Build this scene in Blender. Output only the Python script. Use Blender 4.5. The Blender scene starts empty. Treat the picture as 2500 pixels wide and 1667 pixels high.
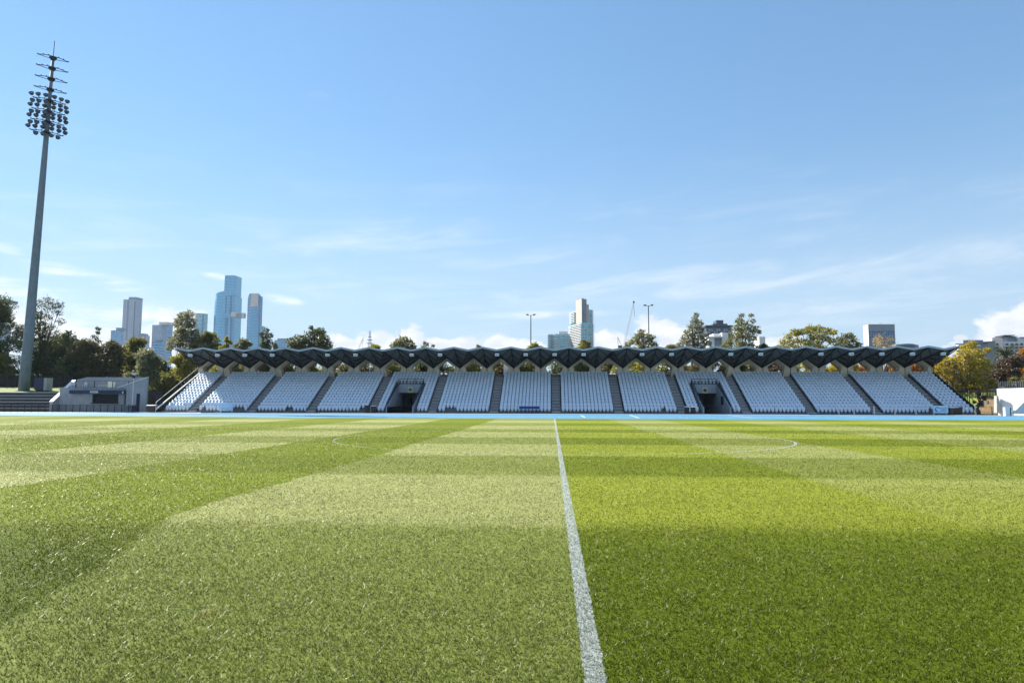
import bpy, math, random
import numpy as np
from mathutils import Vector, Matrix

R = math.radians
C = bpy.context.scene.collection
SC = bpy.context.scene

# ------------------------------------------------------------------ camera
F = 1667.0                      # focal length in pixels of the 2500 px wide photograph
YAW, PITCH, ROLL, EYE = math.atan(98 / F), math.atan(149 / F), 0.0022, 1.55
_cy, _sy, _cp, _sp = math.cos(YAW), math.sin(YAW), math.cos(PITCH), math.sin(PITCH)
FW = Vector((-_sy * _cp, _cy * _cp, _sp))
_r0 = Vector((_cy, _sy, 0))
_u0 = _r0.cross(FW)
RT = _r0 * math.cos(ROLL) + _u0 * math.sin(ROLL)
UP = _u0 * math.cos(ROLL) - _r0 * math.sin(ROLL)
cam_d = bpy.data.cameras.new('camera')
cam_d.sensor_width = 36
cam_d.lens = F / 2500 * 36
cam_d.clip_start, cam_d.clip_end = 0.1, 9000
cam = bpy.data.objects.new('camera', cam_d)
C.objects.link(cam)
cam.matrix_world = Matrix(((RT.x, UP.x, -FW.x, 0), (RT.y, UP.y, -FW.y, 0), (RT.z, UP.z, -FW.z, EYE), (0, 0, 0, 1)))
SC.camera = cam

# ------------------------------------------------------------------ light
SUN_EL = R(36)
SUN_TO = Vector((-0.88 * math.cos(SUN_EL), 0.475 * math.cos(SUN_EL), math.sin(SUN_EL)))
sun_d = bpy.data.lights.new('sun', 'SUN')
sun_d.energy, sun_d.angle, sun_d.color = 5.0, R(0.5), (1.0, 0.93, 0.82)
sun = bpy.data.objects.new('sun', sun_d)
C.objects.link(sun)
sun.location = (-60, 60, 80)
sun.rotation_euler = (-SUN_TO).to_track_quat('-Z', 'Y').to_euler()

SC.view_settings.view_transform = 'Standard'
SC.view_settings.look = 'None'
SC.view_settings.gamma = 1
SC.view_settings.use_curve_mapping = False
SC.view_settings.exposure = 1.42
SC.cycles.volume_bounces = 0
SC.cycles.max_bounces = 8
SC.cycles.transparent_max_bounces = 12


class Nodes:
    def __init__(self, nt):
        self.nt = nt
        nt.nodes.clear()

    def n(self, kind, ins=None, **kw):
        nd = self.nt.nodes.new(kind)
        for k, v in kw.items():
            setattr(nd, k, v)
        for k, v in (ins or {}).items():
            if isinstance(v, bpy.types.NodeSocket):
                self.nt.links.new(v, nd.inputs[k])
            else:
                nd.inputs[k].default_value = v
        return nd

    def m(self, op, a, b=None, c=None, clamp=False):
        nd = self.nt.nodes.new('ShaderNodeMath')
        nd.operation = op
        nd.use_clamp = clamp
        for i, v in enumerate((a, b, c)):
            if v is None:
                continue
            if isinstance(v, bpy.types.NodeSocket):
                self.nt.links.new(v, nd.inputs[i])
            else:
                nd.inputs[i].default_value = v
        return nd.outputs[0]

    def mix(self, f, a, b, mode='MIX'):
        nd = self.nt.nodes.new('ShaderNodeMix')
        nd.data_type = 'RGBA'
        nd.blend_type = mode
        for i, v in ((0, f), (6, a), (7, b)):
            if isinstance(v, bpy.types.NodeSocket):
                self.nt.links.new(v, nd.inputs[i])
            elif i == 0:
                nd.inputs[i].default_value = v
            else:
                nd.inputs[i].default_value = (*v, 1) if len(v) == 3 else v
        return nd.outputs[2]

    def step(self, x, lo, hi):
        nd = self.nt.nodes.new('ShaderNodeMapRange')
        nd.interpolation_type = 'SMOOTHSTEP'
        nd.inputs['From Min'].default_value, nd.inputs['From Max'].default_value = lo, hi
        self.nt.links.new(x, nd.inputs['Value'])
        return nd.outputs[0]

    def link(self, a, b):
        self.nt.links.new(a, b)


SKY_P, SKY_A, SKY_S, SKY_H = 0.62, 1.92, 1.05, 0.492
# sky: Nishita daylight with thin high cloud and low cumulus
world = bpy.data.worlds.new('World')
SC.world = world
world.use_nodes = True
W = Nodes(world.node_tree)
sky = W.n('ShaderNodeTexSky', sky_type='NISHITA', sun_disc=False, sun_elevation=SUN_EL,
          sun_rotation=math.atan2(-0.88, 0.475), altitude=20, air_density=1.0, dust_density=0.0, ozone_density=3.0)
tc = W.n('ShaderNodeTexCoord').outputs['Generated']
sx = W.n('ShaderNodeSeparateXYZ', {0: tc})
az = W.m('ARCTAN2', sx.outputs[0], sx.outputs[1])
el = W.m('ARCSINE', sx.outputs[2])


def wnoise(kx, ky, skew, seed, detail=6, rough=0.6, dist=0.3):
    v = W.n('ShaderNodeCombineXYZ', {0: W.m('MULTIPLY', az, kx), 1: W.m('ADD', W.m('MULTIPLY', el, ky), W.m('MULTIPLY', az, skew)), 2: seed})
    return W.n('ShaderNodeTexNoise', {'Vector': v.outputs[0], 'Scale': 1.0, 'Detail': detail, 'Roughness': rough, 'Distortion': dist}).outputs[0]


def blob(a0, e0, ra, re, tilt=0.0):
    da = W.m('DIVIDE', W.m('SUBTRACT', az, a0), ra)
    de = W.m('DIVIDE', W.m('SUBTRACT', W.m('SUBTRACT', el, e0), W.m('MULTIPLY', W.m('SUBTRACT', az, a0), tilt)), re)
    d = W.m('SQRT', W.m('ADD', W.m('MULTIPLY', da, da), W.m('MULTIPLY', de, de)))
    return W.m('SUBTRACT', 1.0, d)


def pxdir(x, y):
    d = (FW + RT * ((x - 1250) / F) - UP * ((y - 833.5) / F)).normalized()
    return math.atan2(d.x, d.y), math.asin(d.z)


def maxall(vals):
    o = vals[0]
    for v in vals[1:]:
        o = W.m('MAXIMUM', o, v)
    return o


# wisps: (x, y, half width, half height, tilt, strength) in photograph pixels, turned into sky directions
wisps = []
for (x, y, rx, ry, tilt, st) in [(230, 682, 150, 24, -0.16, 2.2), (50, 705, 190, 26, -0.08, 1.8), (215, 775, 280, 70, 0.05, 1.6),
                                 (690, 732, 60, 16, -0.12, 1.5), (530, 675, 40, 10, -0.1, 1.2), (12, 605, 40, 14, -0.2, 0.6),
                                 (270, 570, 170, 45, 0.0, 0.30), (600, 555, 220, 40, 0.0, 0.16), (960, 590, 360, 85, 0.05, 0.22),
                                 (780, 236, 45, 14, 0.0, 0.16), (1750, 690, 560, 55, 0.02, 0.27), (2330, 640, 420, 75, 0.1, 0.28),
                                 (1320, 770, 260, 14, 0.02, 0.55), (2050, 740, 420, 26, 0.04, 0.4)]:
    a, e = pxdir(x, y)
    b = blob(a, e, rx / F, ry / F, tilt)
    wisps.append(W.m('MULTIPLY', W.step(b, 0.0, 0.75), st))
cir = wnoise(5.0, 30.0, -2.0, 3.1, 7, 0.62, 0.6)
cir2 = wnoise(9.0, 26.0, 1.5, 8.7, 7, 0.6, 0.4)
wm = W.m('MINIMUM', W.m('MULTIPLY', maxall(wisps), W.step(W.m('ADD', W.m('MULTIPLY', cir, 0.6), W.m('MULTIPLY', cir2, 0.4)), 0.36, 0.66)), 0.92)
veil = W.m('MULTIPLY', W.step(cir, 0.45, 0.8), W.m('MULTIPLY', W.step(el, 0.42, 0.12), 0.28))
# cumulus heads: (x, y of the middle, half width, half height)
heads = []
for (x, y, rx, ry) in [(930, 835, 75, 34), (1000, 825, 55, 38), (1065, 838, 50, 20), (850, 850, 70, 30), (1130, 848, 60, 30), (1220, 838, 55, 28),
                       (1290, 850, 60, 26), (1430, 850, 90, 30), (1490, 835, 60, 34), (1560, 850, 60, 30), (1600, 800, 60, 34), (1650, 830, 60, 40),
                       (1905, 840, 70, 28), (800, 850, 60, 40), (2480, 790, 70, 36), (2440, 815, 45, 30), (2495, 770, 36, 24), (2540, 780, 80, 50),
                       (2345, 825, 16, 10), (440, 790, 70, 36), (330, 860, 160, 60), (2600, 830, 120, 60), (-80, 800, 180, 60)]:
    a, e = pxdir(x, y)
    heads.append(blob(a, e, rx / F, ry / F))
cn = wnoise(42.0, 60.0, 0.0, 1.3, 6, 0.58, 0.2)
cm = W.step(W.m('ADD', maxall(heads), W.m('MULTIPLY', W.m('SUBTRACT', cn, 0.5), 1.5)), 0.02, 0.42)
cm = W.m('MULTIPLY', cm, 0.9)
cshade = wnoise(30.0, 44.0, 0.0, 5.0, 4, 0.5, 0.2)
ccol = W.mix(W.step(cshade, 0.35, 0.65), (6.3, 6.4, 6.9), (8.2, 8.0, 7.9))
# evener, bluer sky: brightness range around the sun drawn in, hue kept
lum = W.n('ShaderNodeRGBToBW', {0: sky.outputs[0]}).outputs[0]
gain = W.m('MULTIPLY', W.m('POWER', W.m('MAXIMUM', lum, 0.05), SKY_P - 1.0), SKY_A)
skyc = W.n('ShaderNodeVectorMath', {0: sky.outputs[0], 'Scale': gain}, operation='SCALE').outputs[0]
skyc = W.n('ShaderNodeHueSaturation', {'Saturation': SKY_S, 'Hue': SKY_H, 'Color': skyc}).outputs[0]
skyc = W.mix(W.m('MULTIPLY', W.step(el, 0.38, -0.02), 0.85), skyc, (4.0, 5.1, 6.5))
col = W.mix(W.m('MINIMUM', W.m('ADD', wm, veil), 1.0), skyc, (7.8, 7.95, 8.3))
col = W.mix(cm, col, ccol)
# unseen white cloud added behind the camera as fill light for the shaded stand
back = W.m('MULTIPLY', W.step(sx.outputs[1], -0.15, -0.5), W.step(el, 0.02, 0.2))
bn = W.n('ShaderNodeTexNoise', {'Vector': tc, 'Scale': 3.2, 'Detail': 7.0, 'Roughness': 0.6})
col = W.mix(W.m('MULTIPLY', W.m('MULTIPLY', W.step(bn.outputs[0], 0.46, 0.62), back), 0.7), col, (8.6, 9.2, 10.0))
bg = W.n('ShaderNodeBackground', {'Color': col, 'Strength': 0.05})
W.link(bg.outputs[0], W.n('ShaderNodeOutputWorld').inputs[0])


# ------------------------------------------------------------------ helpers
def at(px, py, Y):
    """point of the plane Y metres away that the pixel (px, py) of the photograph looks at"""
    d = FW + RT * ((px - 1250) / F) - UP * ((py - 833.5) / F)
    t = Y / d.y
    return Vector((d.x * t, Y, EYE + d.z * t))


def gx(px, Y, py=985):
    return at(px, py, Y).x


def gz(px, py, Y):
    return at(px, py, Y).z


def prop(o, label=None, cat=None, group=None, kind=None):
    if label: o['label'] = label
    if cat: o['category'] = cat
    if group: o['group'] = group
    if kind: o['kind'] = kind
    return o


def empty(name, loc, label, cat, group=None, rotz=0):
    o = bpy.data.objects.new(name, None)
    C.objects.link(o)
    o.location = loc
    o.rotation_euler = (0, 0, rotz)
    return prop(o, label, cat, group)


def link_mesh(name, me, mat, parent=None):
    if mat is not None and not me.materials:
        me.materials.append(mat)
    o = bpy.data.objects.new(name, me)
    C.objects.link(o)
    if parent is not None:
        o.parent = parent
    return o


class MB:
    """collects simple solids into one mesh; org = world point that becomes the local origin"""
    def __init__(self, org=(0, 0, 0)):
        self.v, self.f, self.o = [], [], Vector(org)

    def add(self, vs, fs):
        b = len(self.v)
        self.v += [tuple(Vector(p) - self.o) for p in vs]
        self.f += [tuple(b + i for i in q) for q in fs]
        return self

    def box(self, x0, x1, y0, y1, z0, z1):
        vs = [(x, y, z) for z in (z0, z1) for y in (y0, y1) for x in (x0, x1)]
        return self.add(vs, [(0, 2, 3, 1), (4, 5, 7, 6), (0, 1, 5, 4), (2, 6, 7, 3), (0, 4, 6, 2), (1, 3, 7, 5)])

    def prism(self, poly, y0, y1):
        """polygon in x, z pushed along y"""
        n = len(poly)
        vs = [(x, y0, z) for x, z in poly] + [(x, y1, z) for x, z in poly]
        return self.add(vs, [tuple(range(n)), tuple(range(2 * n - 1, n - 1, -1))] + [(i, (i + 1) % n, n + (i + 1) % n, n + i)[::-1] for i in range(n)])

    def prismx(self, poly, x0, x1):
        n = len(poly)
        vs = [(x0, y, z) for y, z in poly] + [(x1, y, z) for y, z in poly]
        return self.add(vs, [tuple(range(n))[::-1], tuple(range(n, 2 * n))] + [(i, (i + 1) % n, n + (i + 1) % n, n + i) for i in range(n)])

    def prismz(self, poly, z0, z1):
        n = len(poly)
        vs = [(x, y, z0) for x, y in poly] + [(x, y, z1) for x, y in poly]
        return self.add(vs, [tuple(range(n))[::-1], tuple(range(n, 2 * n))] + [(i, (i + 1) % n, n + (i + 1) % n, n + i) for i in range(n)])

    def tube(self, pts, rad, n=6):
        pts = [Vector(p) for p in pts]
        rads = rad if isinstance(rad, (list, tuple)) else [rad] * len(pts)
        rings = []
        for i, p in enumerate(pts):
            d = (pts[min(i + 1, len(pts) - 1)] - pts[max(i - 1, 0)])
            d = d.normalized() if d.length > 1e-9 else Vector((0, 0, 1))
            a = d.cross(Vector((0, 0, 1)) if abs(d.z) < 0.95 else Vector((1, 0, 0))).normalized()
            b = d.cross(a)
            rings.append([p + (a * math.cos(2 * math.pi * k / n) + b * math.sin(2 * math.pi * k / n)) * rads[i] for k in range(n)])
        vs = [q for r in rings for q in r]
        fs = [(i * n + k, i * n + (k + 1) % n, (i + 1) * n + (k + 1) % n, (i + 1) * n + k) for i in range(len(pts) - 1) for k in range(n)]
        fs += [tuple(range(n))[::-1], tuple(range((len(pts) - 1) * n, len(pts) * n))]
        return self.add(vs, fs)

    def mesh(self, name, smooth=False):
        me = bpy.data.meshes.new(name)
        me.from_pydata(self.v, [], self.f)
        me.update()
        if smooth:
            me.polygons.foreach_set('use_smooth', [True] * len(me.polygons))
        return me

    def build(self, name, mat, parent=None, smooth=False):
        return link_mesh(name, self.mesh(name, smooth), mat, parent)


def text_mesh(txt, size, name, mat, parent, loc, extrude=0.006, rot=(math.pi / 2, 0, 0), bold=0.0):
    cu = bpy.data.curves.new(name, 'FONT')
    cu.body, cu.size, cu.extrude, cu.offset = txt, size, extrude, bold
    cu.align_x, cu.align_y = 'CENTER', 'CENTER'
    tmp = bpy.data.objects.new(name, cu)
    C.objects.link(tmp)
    dg = bpy.context.evaluated_depsgraph_get()
    me = bpy.data.meshes.new_from_object(tmp.evaluated_get(dg))
    bpy.data.objects.remove(tmp)
    me.materials.clear()
    o = link_mesh(name, me, mat, parent)
    o.location, o.rotation_euler = loc, rot
    return o


# ------------------------------------------------------------------ materials
def mat(name, col, rough=0.7, metal=0.0, var=0.12, scale=3.0, spec=0.4, bump=0.0, stain=None):
    m = bpy.data.materials.new(name)
    m.use_nodes = True
    N = Nodes(m.node_tree)
    co = N.n('ShaderNodeTexCoord').outputs['Object']
    nz = N.n('ShaderNodeTexNoise', {'Vector': co, 'Scale': scale, 'Detail': 6.0, 'Roughness': 0.65})
    f = N.n('ShaderNodeMapRange', {'Value': nz.outputs[0], 'From Min': 0.25, 'From Max': 0.75, 'To Min': 1 - var, 'To Max': 1 + var})
    c = N.n('ShaderNodeVectorMath', {0: (col[0], col[1], col[2]), 'Scale': f.outputs[0]}, operation='SCALE').outputs[0]
    if stain:
        mp = N.n('ShaderNodeMapping', {'Vector': co, 'Scale': (1.2, 1.2, 0.18)})
        s = N.n('ShaderNodeTexNoise', {'Vector': mp.outputs[0], 'Scale': 2.2, 'Detail': 5.0})
        c = N.mix(N.m('MULTIPLY', N.step(s.outputs[0], 0.5, 0.72), 0.45), c, stain)
    p = N.n('ShaderNodeBsdfPrincipled', {'Base Color': c, 'Roughness': rough, 'Metallic': metal, 'Specular IOR Level': spec})
    if bump:
        b = N.n('ShaderNodeBump', {'Height': nz.outputs[0], 'Strength': bump, 'Distance': 0.02})
        N.link(b.outputs[0], p.inputs['Normal'])
    N.link(p.outputs[0], N.n('ShaderNodeOutputMaterial').inputs[0])
    return m


def facade(name, glass, frame, floor_h, bay_w, slab=0.22, mull=0.15, rough=0.2, metal=0.45, dark=0.25):
    """window grid from object coordinates: slabs every floor_h, mullions every bay_w, panes of uneven tone"""
    m = bpy.data.materials.new(name)
    m.use_nodes = True
    N = Nodes(m.node_tree)
    co = N.n('ShaderNodeTexCoord').outputs['Object']
    s = N.n('ShaderNodeSeparateXYZ', {0: co})
    h = N.m('ADD', s.outputs[0], N.m('MULTIPLY', s.outputs[1], 1.0))
    zf = N.m('FRACT', N.m('DIVIDE', s.outputs[2], floor_h))
    hf = N.m('FRACT', N.m('DIVIDE', h, bay_w))
    isf = N.m('MAXIMUM', N.m('LESS_THAN', zf, slab), N.m('LESS_THAN', hf, mull))
    cell = N.n('ShaderNodeCombineXYZ', {0: N.m('FLOOR', N.m('DIVIDE', h, bay_w)), 1: N.m('FLOOR', N.m('DIVIDE', s.outputs[2], floor_h)), 2: 0.5})
    wn = N.n('ShaderNodeTexWhiteNoise', {'Vector': cell.outputs[0]}, noise_dimensions='3D')
    big = N.n('ShaderNodeTexNoise', {'Vector': co, 'Scale': 0.03, 'Detail': 2.0})
    tone = N.m('ADD', N.m('MULTIPLY', wn.outputs[0], dark), N.m('MULTIPLY', big.outputs[0], 0.5))
    g = N.n('ShaderNodeVectorMath', {0: glass, 'Scale': N.m('ADD', tone, 0.65)}, operation='SCALE').outputs[0]
    c = N.mix(isf, g, frame)
    p = N.n('ShaderNodeBsdfPrincipled', {'Base Color': c, 'Roughness': N.m('ADD', rough, N.m('MULTIPLY', isf, 0.4)),
                                         'Metallic': N.m('MULTIPLY', N.m('SUBTRACT', 1.0, isf), metal)})
    N.link(p.outputs[0], N.n('ShaderNodeOutputMaterial').inputs[0])
    return m


def leafmat(name, a, b, trans=0.4, spec=0.35):
    m = bpy.data.materials.new(name)
    m.use_nodes = True
    N = Nodes(m.node_tree)
    at_ = N.n('ShaderNodeAttribute', attribute_name='tint')
    nz = N.n('ShaderNodeTexNoise', {'Vector': N.n('ShaderNodeTexCoord').outputs['Object'], 'Scale': 0.55, 'Detail': 3.0})
    f = N.m('ADD', N.m('MULTIPLY', at_.outputs['Fac'], 0.6), N.m('MULTIPLY', N.step(nz.outputs[0], 0.35, 0.65), 0.4))
    c = N.mix(f, a, b)
    p = N.n('ShaderNodeBsdfPrincipled', {'Base Color': c, 'Roughness': 0.5, 'Specular IOR Level': spec})
    t = N.n('ShaderNodeBsdfTranslucent', {'Color': N.mix(0.35, c, (b[0] * 1.5, b[1] * 1.5, b[2] * 0.9))})
    x = N.n('ShaderNodeMixShader', {0: trans, 1: p.outputs[0], 2: t.outputs[0]})
    N.link(x.outputs[0], N.n('ShaderNodeOutputMaterial').inputs[0])
    return m


M = dict(
    seat=mat('seat_plastic', (0.60, 0.69, 0.80), 0.42, var=0.06, scale=0.6),
    concrete=mat('concrete', (0.30, 0.30, 0.29), 0.85, var=0.2, scale=1.5, bump=0.2, stain=(0.15, 0.15, 0.15)),
    kiosk=mat('kiosk_concrete', (0.25, 0.275, 0.305), 0.85, var=0.15, scale=1.2, bump=0.15, stain=(0.17, 0.185, 0.205)),
    darkstep=mat('dark_terrace_concrete', (0.062, 0.058, 0.055), 0.9, var=0.3, scale=0.8, stain=(0.035, 0.033, 0.03)),
    terrace=mat('terrace_concrete', (0.13, 0.135, 0.145), 0.85, var=0.25, scale=1.2, stain=(0.07, 0.07, 0.07)),
    stair=mat('stair_concrete', (0.22, 0.225, 0.24), 0.85, var=0.25, scale=1.5, stain=(0.1, 0.1, 0.1)),
    nosing=mat('stair_nosing', (0.48, 0.49, 0.52), 0.7, var=0.2),
    frame=mat('cream_concrete', (0.60, 0.50, 0.385), 0.85, var=0.18, scale=0.8, bump=0.15, stain=(0.27, 0.23, 0.19)),
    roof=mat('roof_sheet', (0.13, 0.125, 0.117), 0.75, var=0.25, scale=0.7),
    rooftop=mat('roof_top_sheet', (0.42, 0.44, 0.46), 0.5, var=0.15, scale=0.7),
    fascia=mat('fascia_metal', (0.34, 0.40, 0.43), 0.45, 0.1, var=0.12, scale=0.8, stain=(0.24, 0.27, 0.29)),
    steel=mat('dark_steel', (0.018, 0.022, 0.03), 0.55, 0.3),
    navy=mat('navy_paint', (0.008, 0.016, 0.05), 0.5, var=0.1),
    rail=mat('navy_rail_paint', (0.012, 0.025, 0.065), 0.45, var=0.1),
    white=mat('white_paint', (0.75, 0.76, 0.78), 0.6, var=0.06),
    offwhite=mat('grey_white_paint', (0.52, 0.54, 0.56), 0.6, var=0.08),
    wallwhite=mat('white_render', (0.60, 0.575, 0.55), 0.8, var=0.04, scale=1.0, stain=(0.53, 0.51, 0.485)),
    tunnel=mat('tunnel_paint', (0.27, 0.30, 0.35), 0.7, var=0.12, scale=1.5, stain=(0.2, 0.22, 0.25)),
    black=mat('black_plastic', (0.012, 0.012, 0.014), 0.5),
    brown=mat('dark_brown_paint', (0.035, 0.028, 0.022), 0.6),
    galv=mat('galvanised_steel', (0.15, 0.19, 0.225), 0.7, 0.1, var=0.2, scale=1.2, stain=(0.095, 0.12, 0.145)),
    lampback=mat('lamp_housing', (0.018, 0.022, 0.032), 0.6, 0.2),
    lens=mat('lamp_glass', (0.10, 0.11, 0.125), 0.2, 0.2),
    blue=mat('royal_blue_paint', (0.012, 0.05, 0.22), 0.5, var=0.1),
    signblue=mat('light_blue_panel', (0.30, 0.52, 0.76), 0.5, var=0.04),
    signink=mat('sign_dark_blue', (0.02, 0.06, 0.16), 0.6),
    signteal=mat('sign_teal', (0.03, 0.22, 0.35), 0.6),
    signpale=mat('sign_pale_green', (0.45, 0.62, 0.62), 0.6),
    yellow=mat('sign_pale_yellow', (0.50, 0.52, 0.30), 0.6),
    bark=mat('bark', (0.075, 0.058, 0.045), 0.9, var=0.35, scale=3, bump=0.3),
    palebark=mat('pale_bark', (0.28, 0.25, 0.21), 0.9, var=0.3, scale=2),
    timber=mat('pale_timber', (0.52, 0.37, 0.22), 0.8, var=0.25, scale=4),
    timberdark=mat('dark_timber', (0.05, 0.035, 0.03), 0.8, var=0.3),
    slatgrey=mat('weathered_slat', (0.26, 0.21, 0.2), 0.8, var=0.3),
    board=mat('cream_board', (0.72, 0.64, 0.54), 0.7, var=0.08),
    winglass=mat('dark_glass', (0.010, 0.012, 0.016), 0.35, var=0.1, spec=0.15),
    hose=mat('black_rubber', (0.01, 0.011, 0.013), 0.6),
    gold=mat('gold_glass', (0.60, 0.47, 0.38), 0.35, 0.4, var=0.15, scale=0.1),
    pink=mat('apartment_concrete', (0.42, 0.37, 0.34), 0.8, var=0.06, scale=0.2),
    mech=mat('plant_room_grey', (0.20, 0.24, 0.30), 0.6, var=0.15, scale=0.2),
    whiteb=mat('white_concrete_cladding', (0.62, 0.62, 0.63), 0.7, var=0.06, scale=0.15),
    darkb=mat('charcoal_cladding', (0.06, 0.07, 0.10), 0.5, var=0.2, scale=0.2),
    greyb=mat('grey_office_cladding', (0.21, 0.24, 0.30), 0.6, var=0.12, scale=0.15),
    beigeb=mat('beige_wall', (0.66, 0.60, 0.55), 0.8, var=0.06, scale=0.2),
    craneRed=mat('crane_paint', (0.45, 0.40, 0.38), 0.6),
    g_blue=facade('blue_curtain_wall', (0.06, 0.29, 0.46), (0.17, 0.42, 0.57), 4.0, 3.0, 0.16, 0.12),
    g_deep=facade('deep_blue_curtain_wall', (0.035, 0.13, 0.27), (0.07, 0.2, 0.36), 4.0, 3.0, 0.12, 0.1),
    g_teal=facade('teal_glass_wall', (0.10, 0.30, 0.36), (0.36, 0.46, 0.48), 3.3, 2.6, 0.34, 0.16, dark=0.6),
    g_white=facade('pale_ribbed_wall', (0.27, 0.30, 0.38), (0.42, 0.45, 0.52), 3.4, 2.2, 0.2, 0.4, 0.4, 0.1),
    g_pale=facade('pale_gridded_wall', (0.22, 0.28, 0.40), (0.44, 0.49, 0.57), 3.5, 2.0, 0.3, 0.2, 0.4, 0.1, 0.5),
    g_strip=facade('striped_glass_wall', (0.09, 0.24, 0.43), (0.34, 0.45, 0.58), 3.8, 6.0, 0.36, 0.05),
)
LEAF = dict(
    dark=leafmat('dark_leaves', (0.033, 0.043, 0.017), (0.109, 0.127, 0.040), 0.35),
    brown=leafmat('brown_green_leaves', (0.051, 0.046, 0.022), (0.164, 0.139, 0.054), 0.35),
    olive=leafmat('olive_leaves', (0.060, 0.072, 0.022), (0.227, 0.218, 0.054), 0.42),
    grey=leafmat('grey_green_leaves', (0.074, 0.084, 0.052), (0.252, 0.252, 0.143), 0.4),
    lime=leafmat('yellow_green_leaves', (0.097, 0.110, 0.022), (0.370, 0.339, 0.062), 0.45),
    gold=leafmat('golden_leaves', (0.130, 0.112, 0.016), (0.500, 0.400, 0.045), 0.5),
    orange=leafmat('orange_leaves', (0.138, 0.069, 0.018), (0.532, 0.252, 0.049), 0.5),
    rust=leafmat('dark_rust_leaves', (0.040, 0.027, 0.018), (0.119, 0.081, 0.045), 0.3),
    pink=leafmat('sparse_tan_leaves', (0.175, 0.138, 0.081), (0.504, 0.392, 0.238), 0.4),
    palm=leafmat('palm_leaves', (0.037, 0.050, 0.018), (0.154, 0.175, 0.063), 0.35),
)

# ------------------------------------------------------------------ ground
rng = np.random.default_rng(7)
random.seed(11)
YF, YTOP = 97.0, 107.43          # front of the stand's first row, back of its last row
ROW_D, ROW_H, Z0, NROW = 0.745, 0.41, 0.25, 14
PATH_Y = 92.5


def sheet(name, poly, z, m, kind='structure', label=None):
    me = bpy.data.meshes.new(name)
    me.from_pydata([(x, y, z) for x, y in poly], [], [tuple(range(len(poly)))])
    o = link_mesh(name, me, m)
    return prop(o, label, None, None, kind)


ground_m = mat('park_ground', (0.07, 0.075, 0.035), 0.95, var=0.35, scale=0.25)
sheet('ground', [(-2600, -150), (2600, -150), (2600, 2700), (-2600, 2700)], 0.0, ground_m)


def track_material():
    m = bpy.data.materials.new('blue_track_rubber')
    m.use_nodes = True
    N = Nodes(m.node_tree)
    pos = N.n('ShaderNodeNewGeometry').outputs['Position']
    n1 = N.n('ShaderNodeTexNoise', {'Vector': pos, 'Scale': 0.12, 'Detail': 5.0})
    n2 = N.n('ShaderNodeTexNoise', {'Vector': pos, 'Scale': 9.0, 'Detail': 3.0})
    f = N.m('ADD', N.m('MULTIPLY', n1.outputs[0], 0.5), N.m('MULTIPLY', n2.outputs[0], 0.3))
    c = N.mix(f, (0.042, 0.165, 0.285), (0.075, 0.245, 0.39))
    p = N.n('ShaderNodeBsdfPrincipled', {'Base Color': c, 'Roughness': 0.75, 'Specular IOR Level': 0.3})
    N.link(p.outputs[0], N.n('ShaderNodeOutputMaterial').inputs[0])
    return m


EDGE = [(-140, 79), (-66, 74.0), (-45, 70.5), (-25, 67.2), (0, 65.6), (25, 66.2), (45, 67.6), (66, 69.4), (140, 76)]
sheet('track', [(-140, 60), (140, 60), (140, PATH_Y), (-140, PATH_Y)], 0.008, track_material())
path_m = mat('pale_concrete_path', (0.46, 0.44, 0.43), 0.85, var=0.12, scale=0.6, stain=(0.36, 0.35, 0.34))
sheet('path', [(-140, PATH_Y), (140, PATH_Y), (140, YF + 0.2), (-140, YF + 0.2)], 0.012, path_m)
lm = MB()
lane_white = mat('lane_paint', (0.62, 0.68, 0.72), 0.7, var=0.1)
for i in range(10):
    y = 69.9 + i * 1.22
    lm.add([(-140, y, 0.013), (140, y, 0.013), (140, y + 0.05, 0.013), (-140, y + 0.05, 0.013)], [(0, 1, 2, 3)])
for (xa, ya, xb, yb) in [((1537, 1013.2), (1560, 1020.5)), ((1775, 1013.5), (1840, 1020.2)), ((1300, 1012.5), (1315, 1020.5)), ((2050, 1014), (2110, 1018)),
                         ((300, 1008.5), (318, 1006.5)), ((1425, 1013), (1432, 1017))] and [
        (1537, 1013.2, 1560, 1020.5), (1775, 1013.5, 1840, 1020.2), (1418, 1014, 1428, 1019), (2050, 1015.5, 2110, 1019), (296, 1008.6, 318, 1006.6)]:
    pa, pb = [], []
    for (x, y) in ((xa, ya), (xb, yb)):
        d = FW + RT * ((x - 1250) / F) - UP * ((y - 833.5) / F)
        t = -EYE / d.z
        pa.append(Vector((d.x * t, d.y * t, 0.0175)))
    d = (pa[1] - pa[0]).normalized()
    s = Vector((d.y, -d.x, 0)) * 0.07
    lm.add([pa[0] - s, pa[1] - s, pa[1] + s, pa[0] + s], [(0, 1, 2, 3)])
prop(lm.build('track_marking', lane_white), kind='structure')

# ---- turf: one sheet, mown strips and paint in the material, blades near the camera
LINE_X, CIR = 0.235, (0.30, 30.0, 9.5)
X_B = [-62, -55.5, -49, -42.5, -36, -29, -22.3, -16.0, -9.8, -5.1, LINE_X, 5.2, 9.7, 15.0, 20.5, 26, 32, 38, 44, 50]   # dark begins at even index
Y_B = [3.0, 8.6, 14.6, 19.9, 25.5, 30.5, 35.9, 39.9, 45.9, 52.2, 59.0]


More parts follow.
